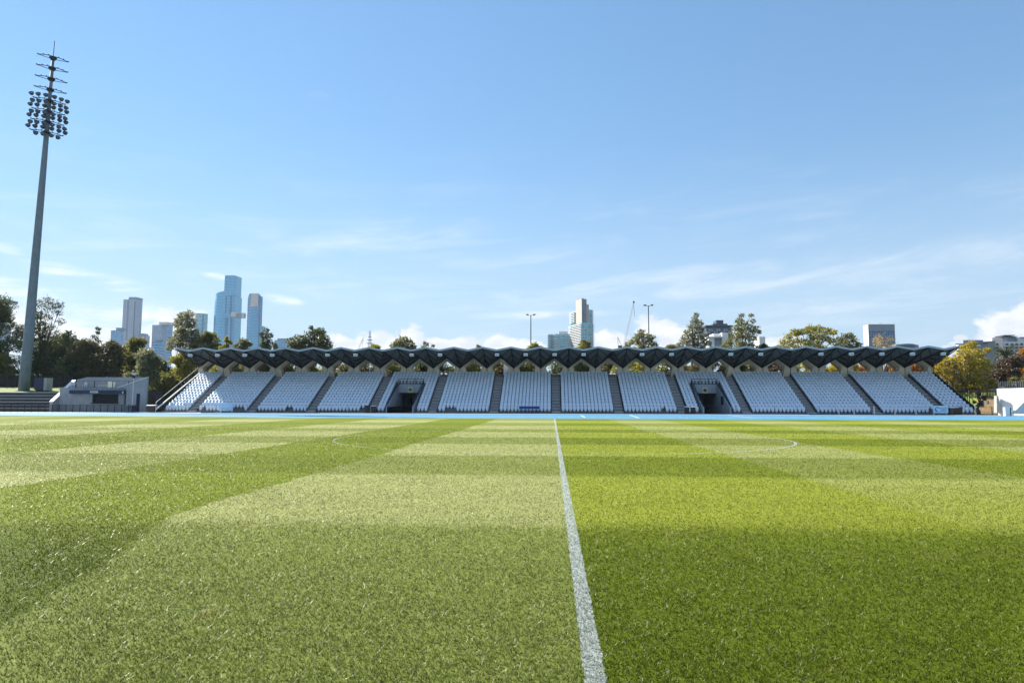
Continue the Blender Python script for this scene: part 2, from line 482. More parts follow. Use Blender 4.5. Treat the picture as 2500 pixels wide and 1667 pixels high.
def turf_material(name, blade):
    m = bpy.data.materials.new(name)
    m.use_nodes = True
    N = Nodes(m.node_tree)
    pos = N.n('ShaderNodeNewGeometry').outputs['Position']
    s = N.n('ShaderNodeSeparateXYZ', {0: pos})
    x, y = s.outputs[0], s.outputs[1]
    wob = N.n('ShaderNodeTexNoise', {'Vector': pos, 'Scale': 3.0, 'Detail': 4.0})
    wob2 = N.n('ShaderNodeTexNoise', {'Vector': pos, 'Scale': 0.22, 'Detail': 2.0})
    w = N.m('ADD', N.m('MULTIPLY', N.m('SUBTRACT', wob.outputs[0], 0.5), 0.3), N.m('MULTIPLY', N.m('SUBTRACT', wob2.outputs[0], 0.5), N.m('MINIMUM', N.m('MULTIPLY', N.m('ABSOLUTE', N.m('SUBTRACT', x, LINE_X)), 0.15), 0.5)))
    near = N.m('MULTIPLY', N.m('MAXIMUM', N.m('SUBTRACT', 9.0, y), 0.0), 0.3)
    near = N.m('MULTIPLY', near, N.step(x, -2.0, -4.0))
    xs = N.m('SUBTRACT', N.m('ADD', x, w), near)
    ys = N.m('ADD', y, w)

    def stripes(v, bounds, soft, first):
        """1 and 0 by turns; each boundary flips the value over a run of 2 * soft metres"""
        acc = None
        sign = -1.0 if first else 1.0
        for b in bounds:
            e = N.m('MULTIPLY', N.step(v, b - soft, b + soft), sign)
            acc = N.m('ADD', e, float(first)) if acc is None else N.m('ADD', acc, e)
            sign = -sign
        return acc

    # value 1 = mown away from the eye (pale), 0 = mown towards it (dark); sheen painted as colour
    sx_ = stripes(xs, X_B, 0.07, 1)
    sy_ = stripes(ys, Y_B, 0.35, 1)
    f1 = N.n('ShaderNodeTexNoise', {'Vector': pos, 'Scale': 26.0, 'Detail': 5.0, 'Roughness': 0.7})
    f2 = N.n('ShaderNodeTexNoise', {'Vector': pos, 'Scale': 0.9, 'Detail': 5.0, 'Roughness': 0.6})
    f3 = N.n('ShaderNodeTexNoise', {'Vector': N.n('ShaderNodeMapping', {'Vector': pos, 'Scale': (0.06, 0.5, 1)}).outputs[0], 'Scale': 1.0, 'Detail': 4.0})
    dark = N.mix(sy_, (0.112, 0.142, 0.009), (0.182, 0.212, 0.022))
    pale = N.mix(sy_, (0.158, 0.182, 0.042), (0.236, 0.254, 0.090))
    dark = N.mix(N.m('MULTIPLY', N.step(x, LINE_X + 0.05, LINE_X - 0.05), sy_), dark, (0.128, 0.162, 0.011))  # strips left of the line darker: view against the sun, painted in
    # nearest band painted darker to imitate lens falloff; to the right the lengthwise strips lose their contrast towards the eye
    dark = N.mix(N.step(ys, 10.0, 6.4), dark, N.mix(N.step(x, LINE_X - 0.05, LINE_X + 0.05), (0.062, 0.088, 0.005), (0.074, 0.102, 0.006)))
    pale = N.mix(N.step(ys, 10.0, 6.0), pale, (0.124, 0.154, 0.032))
    fade = N.m('MULTIPLY', N.step(x, 2.0, 4.0), N.m('ADD', 0.25, N.m('MULTIPLY', N.step(ys, 18.0, 9.0), 0.6)))
    sx_ = N.m('MULTIPLY', sx_, N.m('SUBTRACT', 1.0, fade))
    c = N.mix(sx_, dark, pale)
    g = N.m('ADD', N.m('MULTIPLY', N.m('SUBTRACT', f1.outputs[0], 0.5), 1.1), N.m('MULTIPLY', N.m('SUBTRACT', f2.outputs[0], 0.5), 0.35))
    g = N.m('ADD', g, N.m('MULTIPLY', N.m('SUBTRACT', f3.outputs[0], 0.5), 0.25))
    if blade:
        tint = N.n('ShaderNodeAttribute', attribute_name='tint').outputs['Fac']
        g = N.m('ADD', N.m('MULTIPLY', N.m('SUBTRACT', tint, 0.48), 1.3), N.m('MULTIPLY', N.m('SUBTRACT', f2.outputs[0], 0.5), 0.7))
    c = N.n('ShaderNodeVectorMath', {0: c, 'Scale': N.m('ADD', g, 1.0)}, operation='SCALE').outputs[0]
    dry = N.m('MULTIPLY', N.step(N.n('ShaderNodeTexNoise', {'Vector': pos, 'Scale': 1.7, 'Detail': 3.0}).outputs[0], 0.62, 0.8), 0.35)
    c = N.mix(dry, c, (0.26, 0.22, 0.09))
    # paint
    jit = N.m('MULTIPLY', N.m('SUBTRACT', N.n('ShaderNodeTexNoise', {'Vector': pos, 'Scale': 18.0, 'Detail': 3.0}).outputs[0], 0.5), 0.045)
    hl = N.m('ABSOLUTE', N.m('ADD', N.m('SUBTRACT', x, LINE_X), jit))
    dx, dy = N.m('SUBTRACT', x, CIR[0]), N.m('SUBTRACT', y, CIR[1])
    rr = N.m('ABSOLUTE', N.m('ADD', N.m('SUBTRACT', N.m('SQRT', N.m('ADD', N.m('MULTIPLY', dx, dx), N.m('MULTIPLY', dy, dy))), CIR[2]), jit))
    p1 = N.m('MULTIPLY', N.m('LESS_THAN', hl, 0.062), N.m('LESS_THAN', y, 65.3))
    p2 = N.m('MULTIPLY', N.m('LESS_THAN', rr, 0.055), N.m('ADD', 0.55, N.m('MULTIPLY', N.step(x, -1.0, 7.0), 0.45)))
    worn = N.step(N.n('ShaderNodeTexNoise', {'Vector': pos, 'Scale': 30.0, 'Detail': 3.0}).outputs[0], 0.25, 0.55)
    pm = N.m('MULTIPLY', N.m('MAXIMUM', p1, p2), N.m('ADD', 0.45, N.m('MULTIPLY', worn, 0.45)))
    c = N.mix(pm, c, (0.29, 0.325, 0.315))
    p = N.n('ShaderNodeBsdfPrincipled', {'Base Color': c, 'Roughness': 0.42 if blade else 0.8, 'Specular IOR Level': 0.2 if blade else 0.06})
    if blade:
        t = N.n('ShaderNodeBsdfTranslucent', {'Color': c})
        sh = N.n('ShaderNodeMixShader', {0: 0.4, 1: p.outputs[0], 2: t.outputs[0]}).outputs[0]
    else:
        b = N.n('ShaderNodeBump', {'Height': f1.outputs[0], 'Strength': 0.35, 'Distance': 0.03})
        N.link(b.outputs[0], p.inputs['Normal'])
        sh = p.outputs[0]
    N.link(sh, N.n('ShaderNodeOutputMaterial').inputs[0])
    return m


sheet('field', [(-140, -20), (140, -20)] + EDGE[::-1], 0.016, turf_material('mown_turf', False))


def turf_blades():
    """short grass blades on the near part of the pitch, fewer and shorter with distance"""
    yy = np.linspace(3.0, 58.0, 2000)
    fall = np.clip((58.0 - yy) / 34.0, 0, 1)
    dens = 8800 * (3.2 / yy) ** 1.75 * fall * fall * (3 - 2 * fall)
    wide = 1.62 * yy + 2.0
    cum = np.cumsum(dens * wide) * (yy[1] - yy[0])
    n = int(cum[-1])
    y = np.interp(rng.random(n) * cum[-1], cum, yy)
    x = rng.uniform(-0.86, 0.76, n) * y + rng.uniform(-1, 1, n)
    p = np.column_stack([x, y, np.full(n, 0.021), 0.0021 + 0.00034 * y])
    n = len(p)
    a = rng.uniform(0, 2 * math.pi, n)
    hgt = p[:, 2] * rng.uniform(0.6, 1.25, n)
    wid = p[:, 3] * rng.uniform(0.7, 1.3, n)
    lean = rng.normal(0, 0.85, (n, 2)) * hgt[:, None]
    v = np.zeros((n, 3, 3))
    v[:, 0, 0], v[:, 0, 1] = p[:, 0] - np.cos(a) * wid, p[:, 1] - np.sin(a) * wid
    v[:, 1, 0], v[:, 1, 1] = p[:, 0] + np.cos(a) * wid, p[:, 1] + np.sin(a) * wid
    v[:, :2, 2] = 0.014
    v[:, 2, :2] = p[:, :2] + lean
    v[:, 2, 2] = 0.016 + hgt
    me = bpy.data.meshes.new('turf_blades')
    me.vertices.add(n * 3)
    me.vertices.foreach_set('co', v.astype(np.float32).ravel())
    me.loops.add(n * 3)
    me.loops.foreach_set('vertex_index', np.arange(n * 3, dtype=np.int32))
    me.polygons.add(n)
    me.polygons.foreach_set('loop_start', np.arange(0, n * 3, 3, dtype=np.int32))
    me.update()
    at_ = me.attributes.new('tint', 'FLOAT', 'FACE')
    at_.data.foreach_set('value', rng.uniform(0, 1, n).astype(np.float32))
    return me


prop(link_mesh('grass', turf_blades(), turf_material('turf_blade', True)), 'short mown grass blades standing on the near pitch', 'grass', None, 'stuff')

# ------------------------------------------------------------------ grandstand
ORD = ['first', 'second', 'third', 'fourth', 'fifth', 'sixth', 'seventh', 'eighth', 'ninth', 'tenth', 'eleventh', 'twelfth', 'thirteenth',
       'fourteenth', 'fifteenth', 'sixteenth', 'seventeenth', 'eighteenth', 'nineteenth', 'twentieth', 'twenty-first', 'twenty-second', 'twenty-third',
       'twenty-fourth', 'twenty-fifth', 'twenty-sixth', 'twenty-seventh']
_L = np.array([[1, 487], [2, 626], [3, 771], [4, 918], [5, 1069], [6, 1218], [7, 1370], [8, 1526], [9, 1676], [10, 1838], [11, 1996], [12, 2156]])
_xl = np.array([gx(p, YF, 995) for p in _L[:, 1]])
PER, _b = np.polyfit(_L[:, 0], _xl, 1)
BW = np.mean([gx(r, YF, 995) - x for r, x in zip((600, 747, 899, 1044, 1194, 1345, 1498, 1653, 1810, 1967, 2126), _xl)])
BLK = [(_b + PER * k, _b + PER * k + BW) for k in range(14)]
SL, SR = gx(396, YF, 995), gx(2386, YF, 995)
BLK[0] = (SL + 0.35, BLK[0][1])
BLK[13] = (BLK[13][0], SR - 0.35)
CUT = {4: (gx(972.4, 104.3, 940), gx(1034.4, 104.3, 940)), 9: (gx(1687.8, 104.3, 940), gx(1751.6, 104.3, 940))}
NCUT = 10                              # rows interrupted by a tunnel
YH = YF + NCUT * ROW_D                 # plane of the tunnel heads
print('PER', PER, 'BW', BW, 'SL', SL, 'SR', SR, CUT)


def tread(i):
    return Z0 + ROW_H * i


stand = empty('grandstand', ((SL + SR) / 2, YF, 0), 'long grandstand of pale seats under a dark folded roof beyond the blue track', 'grandstand')
SO = stand.location
segs = []
x = SL
for k in (4, 9):
    segs.append((x, CUT[k][0]))
    x = CUT[k][1]
segs.append((x, SR))
tb = MB(SO)
for xa, xb in segs:
    prof = [(YF, 0)]
    for i in range(NROW):
        prof += [(YF + i * ROW_D, tread(i)), (YF + (i + 1) * ROW_D, tread(i))]
    prof += [(YTOP, 5.95), (YTOP + 0.18, 5.95), (YTOP + 0.18, 5.6), (110.6, 5.6), (110.6, 0)]
    tb.prismx(prof, xa, xb)
for k, (xa, xb) in CUT.items():
    prof = [(YH, 3.0)]
    for i in range(NCUT, NROW):
        prof += [(YF + i * ROW_D, tread(i)), (YF + (i + 1) * ROW_D, tread(i))]
    prof += [(YTOP, 5.95), (YTOP + 0.18, 5.95), (YTOP + 0.18, 5.6), (110.6, 5.6), (110.6, 3.0)]
    tb.prismx(prof, xa, xb)
tb.build('seating_terrace', M['terrace'], stand)

aisles = [(BLK[k][1] + 0.12, BLK[k + 1][0] - 0.12) for k in range(13)]
for xa, xb in aisles:
    s = MB(SO)
    nn = MB(SO)
    for i in range(NROW):
        y = YF + i * ROW_D
        zb = tread(i - 1) if i else 0.014
        s.box(xa, xb, y - ROW_D / 2, y - 0.003, zb + 0.004, zb + ROW_H / 2)
        nn.box(xa + 0.03, xb - 0.03, y - ROW_D / 2 - 0.012, y - ROW_D / 2 + 0.07, zb + ROW_H / 2 - 0.03, zb + ROW_H / 2 + 0.006)
        nn.box(xa + 0.03, xb - 0.03, y - 0.012, y + 0.07, tread(i) - 0.03, tread(i) + 0.006)
    so = s.build('aisle_stairs', M['stair'], stand)
    nn.build('nosing', M['nosing'], so)
    cab = MB(SO)                                   # dark side wall of the flight at the left of each block
    for i in range(NROW):
        y = YF + i * ROW_D
        cab.box(xb, xb + 0.1, y + 0.02, y + ROW_D - 0.02, tread(i) + 0.002, tread(i) + 0.34)
    cab.build('aisle_kerb', M['steel'], stand)

# tunnels
for k, (xa, xb) in CUT.items():
    tn = MB(SO)
    tn.box(xa - 0.002, xa + 0.16, YF - 0.4, 113, 0.016, 0.9)
    for side, (sa, sb) in enumerate(((xa - 0.003, xa + 0.16), (xb - 0.16, xb + 0.003))):
        prof = [(YF - 0.35, 0.016), (YF - 0.35, 1.0), (YF + 0.3, 1.05), (YH, tread(NCUT - 1) + 0.42), (YH, 3.0), (113, 3.0), (113, 0.016)]
        tn.prismx(prof, sa, sb)
    tn.box(xa + 0.16, xb - 0.16, YH - 0.14, YH + 0.2, 3.02, tread(NCUT - 1) + 0.42)
    tn.box(xa + 0.16, xb - 0.16, 112.6, 113, 0.016, 3.0)
    tn.box(xa - 0.1, xb + 0.1, 110.4, 113, 3.0, 3.2)
    to = tn.build('tunnel', M['tunnel'], stand)
    r = MB(SO)
    zt = tread(NCUT - 1) + 0.42
    for zz in (0.05, 0.42, 0.78):
        r.tube([(xa + 0.05, YH - 0.02, zt + zz), (xb - 0.05, YH - 0.02, zt + zz)], 0.035, 5)
    for j in range(4):
        xx = xa + 0.05 + (xb - xa - 0.1) * j / 3
        r.box(xx - 0.035, xx + 0.035, YH - 0.05, YH + 0.01, zt, zt + 0.8)
    for xx in (xa + 0.05, xb - 0.05):
        for zz in (0.1, 0.45, 0.8):
            r.tube([(xx, YF + 0.9, 1.25 + zz - 0.1), (xx, YH - 0.02, zt + zz - 0.05)], 0.04, 5)
        for j in range(6):
            t = j / 5
            y = YF + 0.9 + (YH - YF - 0.92) * t
            z = 1.2 + (zt - 1.25) * t
            r.box(xx - 0.03, xx + 0.03, y - 0.03, y + 0.03, z - 0.12, z + 0.75)
    r.build('tunnel_rail', M['rail'], to)
    dx0 = xa + (0.92 if k == 4 else 0.4)
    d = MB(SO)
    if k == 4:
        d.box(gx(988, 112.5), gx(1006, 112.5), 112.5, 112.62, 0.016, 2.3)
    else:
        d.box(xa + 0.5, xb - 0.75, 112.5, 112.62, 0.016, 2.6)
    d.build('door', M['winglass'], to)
    pn = MB(SO)
    if k == 4:
        pn.box(xa + 0.16, xa + 0.3, 106.2, 107.6, 0.5, 2.5)
    else:
        pn.box(xb - 0.3, xb - 0.16, 100.2, 101.2, 1.3, 2.5)
    pn.build('wall_panel', M['navy'], to)
    # square gate sign on the head
    sc_ = at(1001.5, 951, YH - 0.16) if k == 4 else at(1721, 953, YH - 0.16)
    g = empty('gate_sign', (sc_.x, YH - 0.16, sc_.z), ('pale yellow sign with black disc over the ' + ('left tunnel, which has a door' if k == 4 else 'right tunnel, which is black inside')),
              'sign', 'square gate signs over the tunnels')
    MB().box(-0.36, 0.36, -0.03, 0, -0.42, 0.42).build('panel', M['yellow'], g)
    dd = MB()
    pts = [(0.26 * math.cos(a), 0.02 + 0.26 * math.sin(a)) for a in np.linspace(0, 2 * math.pi, 20, endpoint=False)]
    dd.prism(pts, -0.045, -0.032)
    dd.build('disc', M['black'], g)
    text_mesh('9' if k == 4 else '1', 0.40, 'numeral', M['yellow'], g, (0, -0.05, 0.02))

# end stairs' stringers and handrails
er = MB(SO)
for xx in (SL + 0.12,):
    er.prismx([(YF - 1.6, 0.42), (YF - 1.6, 0.60), (YTOP, 6.43), (YTOP, 6.25)], xx - 0.12, xx)
e1 = er.build('stringer', M['white'], stand)
er = MB(SO)
er.tube([(SL, YF - 1.6, 0.014), (SL, YF - 1.6, 1.5), (SL, YTOP, 7.35), (SL, YTOP, 5.9)], 0.035, 6)
er.build('handrail', M['white'], stand)
er = MB(SO)
er.prismx([(YF - 0.4, 0.1), (YF - 0.4, 0.6), (YTOP, 6.4), (YTOP, 5.9)], SR - 0.12, SR + 0.06)
for j in range(10):
    t = j / 9
    y = YF - 0.3 + (YTOP - YF) * t
    er.box(SR - 0.06, SR, y - 0.03, y + 0.03, 0.5 + 5.7 * t, 1.5 + 5.7 * t)
er.tube([(SR - 0.03, YF - 0.3, 1.5), (SR - 0.03, YTOP, 7.2)], 0.045, 5)
er.build('end_balustrade', M['steel'], stand)

# ---- folded roof
YR, YB = 100.5, 108.0
V0, V26 = at(462, 865, YR).x, at(2305, 865, YR).x
MOD = (V26 - V0) / 26
ZV, ZP = at(1246, 855.6, YR).z, at(1210, 848.8, YR).z
ZA, ZQ = at(1187, 872, YB).z, at(1225, 897, YB).z
print('roof', V0, V26, MOD, ZV, ZP, ZA, ZQ)
VX = [V0 + MOD * k for k in range(27)]
YE = 110.4


def roof_cols():
    cols = [(V0 - MOD / 2, 'p')]
    for k in range(27):
        cols += [(VX[k], 'v'), (VX[k] + MOD / 2, 'p')]
    return cols


def rcol(x, t, dz):
    zf, zb = (ZV, ZA) if t == 'v' else (ZP, ZQ)
    ze = zb + (zb - zf) * (YE - YB) / (YB - YR) * 0.5
    return [(x, YR, zf + dz), (x, YB, zb + dz), (x, YE, ze + dz)]


def roof_skin(dz, flip):
    mb = MB(SO)
    cols = roof_cols()
    vs = [p for x, t in cols for p in rcol(x, t, dz)]
    fs = []
    for i in range(len(cols) - 1):
        a, b = i * 3, i * 3 + 3
        if cols[i][1] == 'v':
            q = [(a, b, b + 1), (a, b + 1, a + 1)]
        else:
            q = [(a, b, a + 1), (b, b + 1, a + 1)]
        q += [(a + 1, b + 1, b + 2), (a + 1, b + 2, a + 2)]
        fs += [f[::-1] if flip else f for f in q]
    return mb.add(vs, fs)


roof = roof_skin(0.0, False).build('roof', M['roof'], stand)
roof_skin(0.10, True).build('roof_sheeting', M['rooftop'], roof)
fa = MB(SO)
cols = roof_cols()
for i in range(len(cols) - 1):
    (xa, ta), (xb, tb_) = cols[i], cols[i + 1]
    za, zb = (ZV if ta == 'v' else ZP), (ZV if tb_ == 'v' else ZP)
    fa.prism([(xa, za - 0.10), (xb, zb - 0.10), (xb, zb + 0.17), (xa, za + 0.17)], YR - 0.12, YR - 0.002)
fa.build('fascia', M['fascia'], roof)
tr = MB(SO)
for i in range(len(cols) - 1):
    ca, cb = rcol(*cols[i], -0.12), rcol(*cols[i + 1], -0.12)
    if cols[i][1] == 'p':
        ca, cb = cb, ca           # ca = valley column, cb = peak column
    F_, B_, P_, Q_ = Vector(ca[0]), Vector(ca[1]), Vector(cb[0]), Vector(cb[1])
    tr.tube([F_, Q_], 0.11, 4)
    tr.tube([F_, B_], 0.09, 4)
    tr.tube([P_, Q_], 0.07, 4)
    for t in (0.28, 0.55, 0.8):
        tr.tube([F_.lerp(Q_, t), P_.lerp(Q_, max(0, t - 0.28))], 0.055, 4)
        tr.tube([F_.lerp(Q_, t), F_.lerp(B_, min(1, t + 0.2))], 0.055, 4)
tr.build('roof_truss', M['steel'], roof)

# ---- concrete frames with five-sided openings behind the last row
hm = MOD / 2 - 0.05
zh, zs, zb_ = at(1187, 881.4, YB - 0.7).z, at(1187, 896.6, YB - 0.7).z, 5.6
sxh, bxh = 1.32, 0.92


def gable_frame(k):
    f = MB(SO)
    x = VX[k]
    y0, y1 = YB - 0.75, YB + 0.35
    outer = [(-hm, zb_), (-hm, ZQ - 0.2), (0, ZA - 0.2), (hm, ZQ - 0.2), (hm, zb_)]
    inner = [(-bxh, zb_), (-sxh, zs), (0, zh), (sxh, zs), (bxh, zb_)]
    n = 5
    vs = [(x + a, y, z) for y in (y0, y1) for a, z in outer + inner]
    fs = []
    for i in range(4):
        fs.append((i, i + 1, n + i + 1, n + i))
        fs.append((2 * n + i + 1, 2 * n + i, 3 * n + i, 3 * n + i + 1))
        fs.append((i + 1, i, 2 * n + i, 2 * n + i + 1))
        fs.append((n + i, n + i + 1, 3 * n + i + 1, 3 * n + i))
    return f.add(vs, fs)


for k in range(27):
    gable_frame(k).build('gable_frame', M['frame'], stand)
for k in range(26):
    MB(SO).box(VX[k] + MOD / 2 - 0.035, VX[k] + MOD / 2 + 0.035, YB - 0.4, YB - 0.2, zb_, ZQ - 0.1).build('joint_post', M['steel'], stand)
br = MB(SO)
for zz in (6.62, 6.3):
    br.tube([(SL, YTOP + 0.12, zz), (SR, YTOP + 0.12, zz)], 0.02, 4)
br.build('back_rail', M['steel'], stand)

# ---- flood lights under the roof edge, one at most front valleys
miss = {4, 7, 10, 15, 18, 21}
proto = None
for k in range(27):
    if k in miss:
        continue
    if proto is None:
        proto = empty('roof_floodlight', (0, 0, 0), '', 'floodlight', 'white box lights under the front edge of the stand roof')
        b = MB().prismx([(-0.2, -0.2), (-0.28, 0.2), (0.1, 0.2), (0.1, -0.2)], -0.3, 0.3)
        b.build('housing', M['white'], proto)
        MB().box(-0.24, 0.24, -0.262, -0.2, -0.14, 0.1).build('glass', M['fascia'], proto)
        MB().box(-0.04, 0.04, -0.1, -0.02, 0.2, 0.55).build('bracket', M['steel'], proto)
        o = proto
    else:
        o = proto.copy()
        C.objects.link(o)
        for ch in proto.children:
            c = ch.copy()
            C.objects.link(c)
            c.parent = o
    o.location = (VX[k] + 0.02, YR + 0.35, ZV - 0.6)
    o['label'] = 'white box floodlight under the roof edge in the %s valley of the folded roof' % ORD[k]

# ---- seats
def seat_mesh():
    b = MB()
    # tapered back shell, a folded-up pan in front of it and a foot
    for (w0, w1, z0, z1, y0, y1) in ((0.15, 0.235, 0.16, 0.50, 0.30, 0.36), (0.235, 0.225, 0.50, 0.80, 0.36, 0.42)):
        vs = [(-w0, y0, z0), (w0, y0, z0), (w1, y1, z1), (-w1, y1, z1), (-w0, y0 + 0.05, z0), (w0, y0 + 0.05, z0), (w1, y1 + 0.05, z1), (-w1, y1 + 0.05, z1)]
        b.add(vs, [(0, 1, 2, 3), (5, 4, 7, 6), (0, 3, 7, 4), (1, 5, 6, 2), (3, 2, 6, 7), (0, 4, 5, 1)])
    vs = [(-0.13, 0.16, 0.14), (0.13, 0.16, 0.14), (0.20, 0.22, 0.56), (-0.20, 0.22, 0.56), (-0.13, 0.23, 0.14), (0.13, 0.23, 0.14), (0.20, 0.27, 0.54), (-0.20, 0.27, 0.54)]
    b.add(vs, [(0, 1, 2, 3), (5, 4, 7, 6), (0, 3, 7, 4), (1, 5, 6, 2), (3, 2, 6, 7), (0, 4, 5, 1)])
    b.box(-0.03, 0.03, 0.24, 0.30, 0.004, 0.2)
    return b.mesh('seat')


seat_me = seat_mesh()
seat_me.materials.append(M['seat'])
spots = []
for k, (xa, xb) in enumerate(BLK):
    n = 14 if 0 < k < 13 else max(6, round((xb - xa) / (BW / 14)))
    for i in range(NROW):
        c = 0
        for j in range(n):
            x = xa + (xb - xa) * (j + 0.5) / n
            if k in CUT and i < NCUT and CUT[k][0] - 0.3 < x < CUT[k][1] + 0.3:
                continue
            if i == 0 and (k, j) in {(1, 1), (1, 9), (1, 10), (1, 11), (1, 12), (2, 8), (2, 9), (3, 12), (3, 13), (5, 2), (5, 3), (5, 4), (8, 10), (12, 12), (12, 13)}:
                continue
            c += 1
            spots.append((i, k, c, x))
near = sorted([s for s in spots if s[0] < 2], key=lambda s: (s[0], abs(s[3])))[:300]
nearset = set(near)
for (i, k, c, x) in near:
    o = bpy.data.objects.new('seat', seat_me)
    C.objects.link(o)
    o.location = (x, YF + i * ROW_D, tread(i))
    prop(o, 'pale plastic seat, %s along the %s row of the %s block from the kiosk' % (ORD[c - 1], ('front', 'second')[i], ORD[k]), 'seat', 'seats in the two lowest rows of the grandstand')
rest = [s for s in spots if s not in nearset]
sv = np.array([v.co[:] for v in seat_me.vertices])
sf = [tuple(p.vertices) for p in seat_me.polygons]
off = np.array([(x, YF + i * ROW_D, tread(i)) for i, k, c, x in rest])
av = (sv[None] + off[:, None]).reshape(-1, 3)
lp = np.array([v for f in sf for v in f], dtype=np.int32)
al = (lp[None] + (np.arange(len(rest)) * len(sv))[:, None]).astype(np.int32).ravel()
me = bpy.data.meshes.new('seats')
me.vertices.add(len(av))
me.vertices.foreach_set('co', av.astype(np.float32).ravel())
me.loops.add(len(al))
me.loops.foreach_set('vertex_index', al)
me.polygons.add(len(rest) * len(sf))
me.polygons.foreach_set('loop_start', np.arange(0, len(al), 4, dtype=np.int32))
me.update()
me.validate()
prop(link_mesh('seats', me, M['seat']), 'pale grey plastic seats filling the upper rows of the grandstand', 'seats', None, 'stuff')

# ------------------------------------------------------------------ bank, terraces and kiosk on the left
BX = gx(118, 98.5)                               # where the terraces end against the kiosk wall
BANK_Z = 3.05
bank_m = mat('bank_grass', (0.13, 0.17, 0.03), 0.9, var=0.3, scale=1.5)
bm_ = MB()
ex0, ex1 = -140, gx(352, 106.0)
bm_.prismx([(105.4, 0), (105.4, BANK_Z - 0.05), (112.5, BANK_Z + 0.92), (135, BANK_Z + 0.95), (150, 0.02)], ex0, ex1)
prop(bm_.build('bank', bank_m), kind='structure')
ter = empty('terrace_steps', ((ex0 + BX) / 2, 99, 0), 'dark spectator terraces with pale edges below the grassy bank', 'terrace')
tm = MB(ter.location)
te = MB(ter.location)
for i in range(6):
    y = 99.0 + i * 1.06
    zt = 0.55 + i * 0.49
    tm.box(ex0, BX, y, (y + 1.06) if i < 5 else 105.4, 0, zt)
    te.box(ex0, BX, y - 0.03, y + 0.06, zt - 0.07, zt + 0.012)
tm.build('steps', M['darkstep'], ter)
te.build('step_edging', M['nosing'], ter)

KY = 98.0


def kp(px, py, Y=KY):
    return at(px, py, Y)


kio = empty('kiosk', (gx(236, KY), KY, 0), 'angular concrete kiosk with a dark serving hatch and a roof deck beside the terraces', 'kiosk')
KO = kio.location
# left sloping wing wall
w = MB(KO)
pa, pb, pc = kp(121, 981), kp(157, 926), kp(213, 920.8)
w.prismx([(KY, 0.012), (KY, pa.z), (KY + 4.6, pb.z), (KY + 4.6, 0.012)], pa.x - 0.0, pa.x + 0.55)
xl = pa.x
# front wall, below the roof deck
zdeck = kp(230, 946, KY).z
zfas0, zfas1 = kp(230, 961.0).z, kp(230, 952.3).z
xr = gx(351, KY)
hx0, hx1, hz0, hz1 = gx(211, KY), gx(276, KY), kp(240, 983.7).z, kp(240, 961.5).z
fx0, fx1 = gx(160.7, KY), gx(301, KY)
w.box(xl + 0.55, hx0, KY + 1.2, KY + 1.5, 0.012, zdeck)
w.box(hx1, fx1, KY + 1.2, KY + 1.5, 0.012, zdeck)
w.box(hx0, hx1, KY + 1.2, KY + 1.5, 0.012, hz0)
w.box(hx0, hx1, KY + 1.2, KY + 1.5, hz1, zdeck)
w.box(xl + 0.55, fx1, KY + 1.5, KY + 5.6, zdeck - 0.3, zdeck)
w.box(hx0 - 0.8, hx1 + 0.8, KY + 4.2, KY + 4.4, 0.012, zdeck - 0.3)
w.build('wall', M['kiosk'], kio)
# slanted front panel on the right
p1, p2 = kp(279, 946.8), kp(351, 920.8)
w = MB(KO)
d0, d1, dz = gx(325.7, KY), gx(335, KY), kp(330, 960.8).z
w.prism([(fx1, 0.012), (fx1, p1.z + (p2.z - p1.z) * (fx1 - p1.x) / (p2.x - p1.x)), (d0, p1.z + (p2.z - p1.z) * (d0 - p1.x) / (p2.x - p1.x)), (d0, 0.012)], KY + 0.6, KY + 0.95)
w.prism([(d0, dz), (d0, p1.z + (p2.z - p1.z) * (d0 - p1.x) / (p2.x - p1.x)), (d1, p1.z + (p2.z - p1.z) * (d1 - p1.x) / (p2.x - p1.x)), (d1, dz)], KY + 0.6, KY + 0.95)
w.prism([(d1, 0.012), (d1, p1.z + (p2.z - p1.z) * (d1 - p1.x) / (p2.x - p1.x)), (xr, p2.z), (xr, 0.012)], KY + 0.6, KY + 0.95)
w.prism([(p1.x, zdeck), (p1.x, p1.z), (fx1, p1.z + (p2.z - p1.z) * (fx1 - p1.x) / (p2.x - p1.x)), (fx1, zdeck)], KY + 0.6, KY + 0.95)
w.build('front_panel', M['kiosk'], kio)
w = MB(KO)
s_ = (p2.z - p1.z) / (p2.x - p1.x)
w.prism([(p1.x, p1.z + 0.003), (p1.x, p1.z + 0.06), (xr, p2.z + 0.06), (xr, p2.z + 0.003)], KY + 0.55, KY + 1.0)
w.prismx([(KY - 0.05, pa.z + 0.002), (KY - 0.05, pa.z + 0.07), (KY + 4.6, pb.z + 0.07), (KY + 4.6, pb.z + 0.002)], pa.x - 0.03, pa.x + 0.58)
w.build('coping', M['white'], kio)
zb2 = at(260, 920.6, KY + 5.6).z
w = MB(KO)
xb0, xb1 = at(157, 926, KY + 4.6).x, at(213, 921, KY + 5.6).x
w.prism([(xl, 0.012), (xl, at(157, 926.5, KY + 5.6).z), (xb1, zb2), (gx(350, KY + 5.6), zb2), (gx(350, KY + 5.6), 0.012)], KY + 5.6, KY + 5.9)
w.build('back_wall', M['kiosk'], kio)
w = MB(KO)
w.box(fx0, fx1, KY + 0.55, KY + 1.19, zfas0, zfas1)
fo = w.build('fascia', M['navy'], kio)
text_mesh('KIOSK', 0.46, 'lettering', M['white'], kio, (gx(222.5, KY) - KO.x, 0.54, (zfas0 + zfas1) / 2), bold=0.004)
w = MB(KO)
w.box(hx0, hx1, KY + 1.42, KY + 1.46, hz0, hz1)
w.box(hx0 - 0.1, hx1 + 0.1, KY + 0.95, KY + 1.19, hz0 - 0.06, hz0 + 0.02)
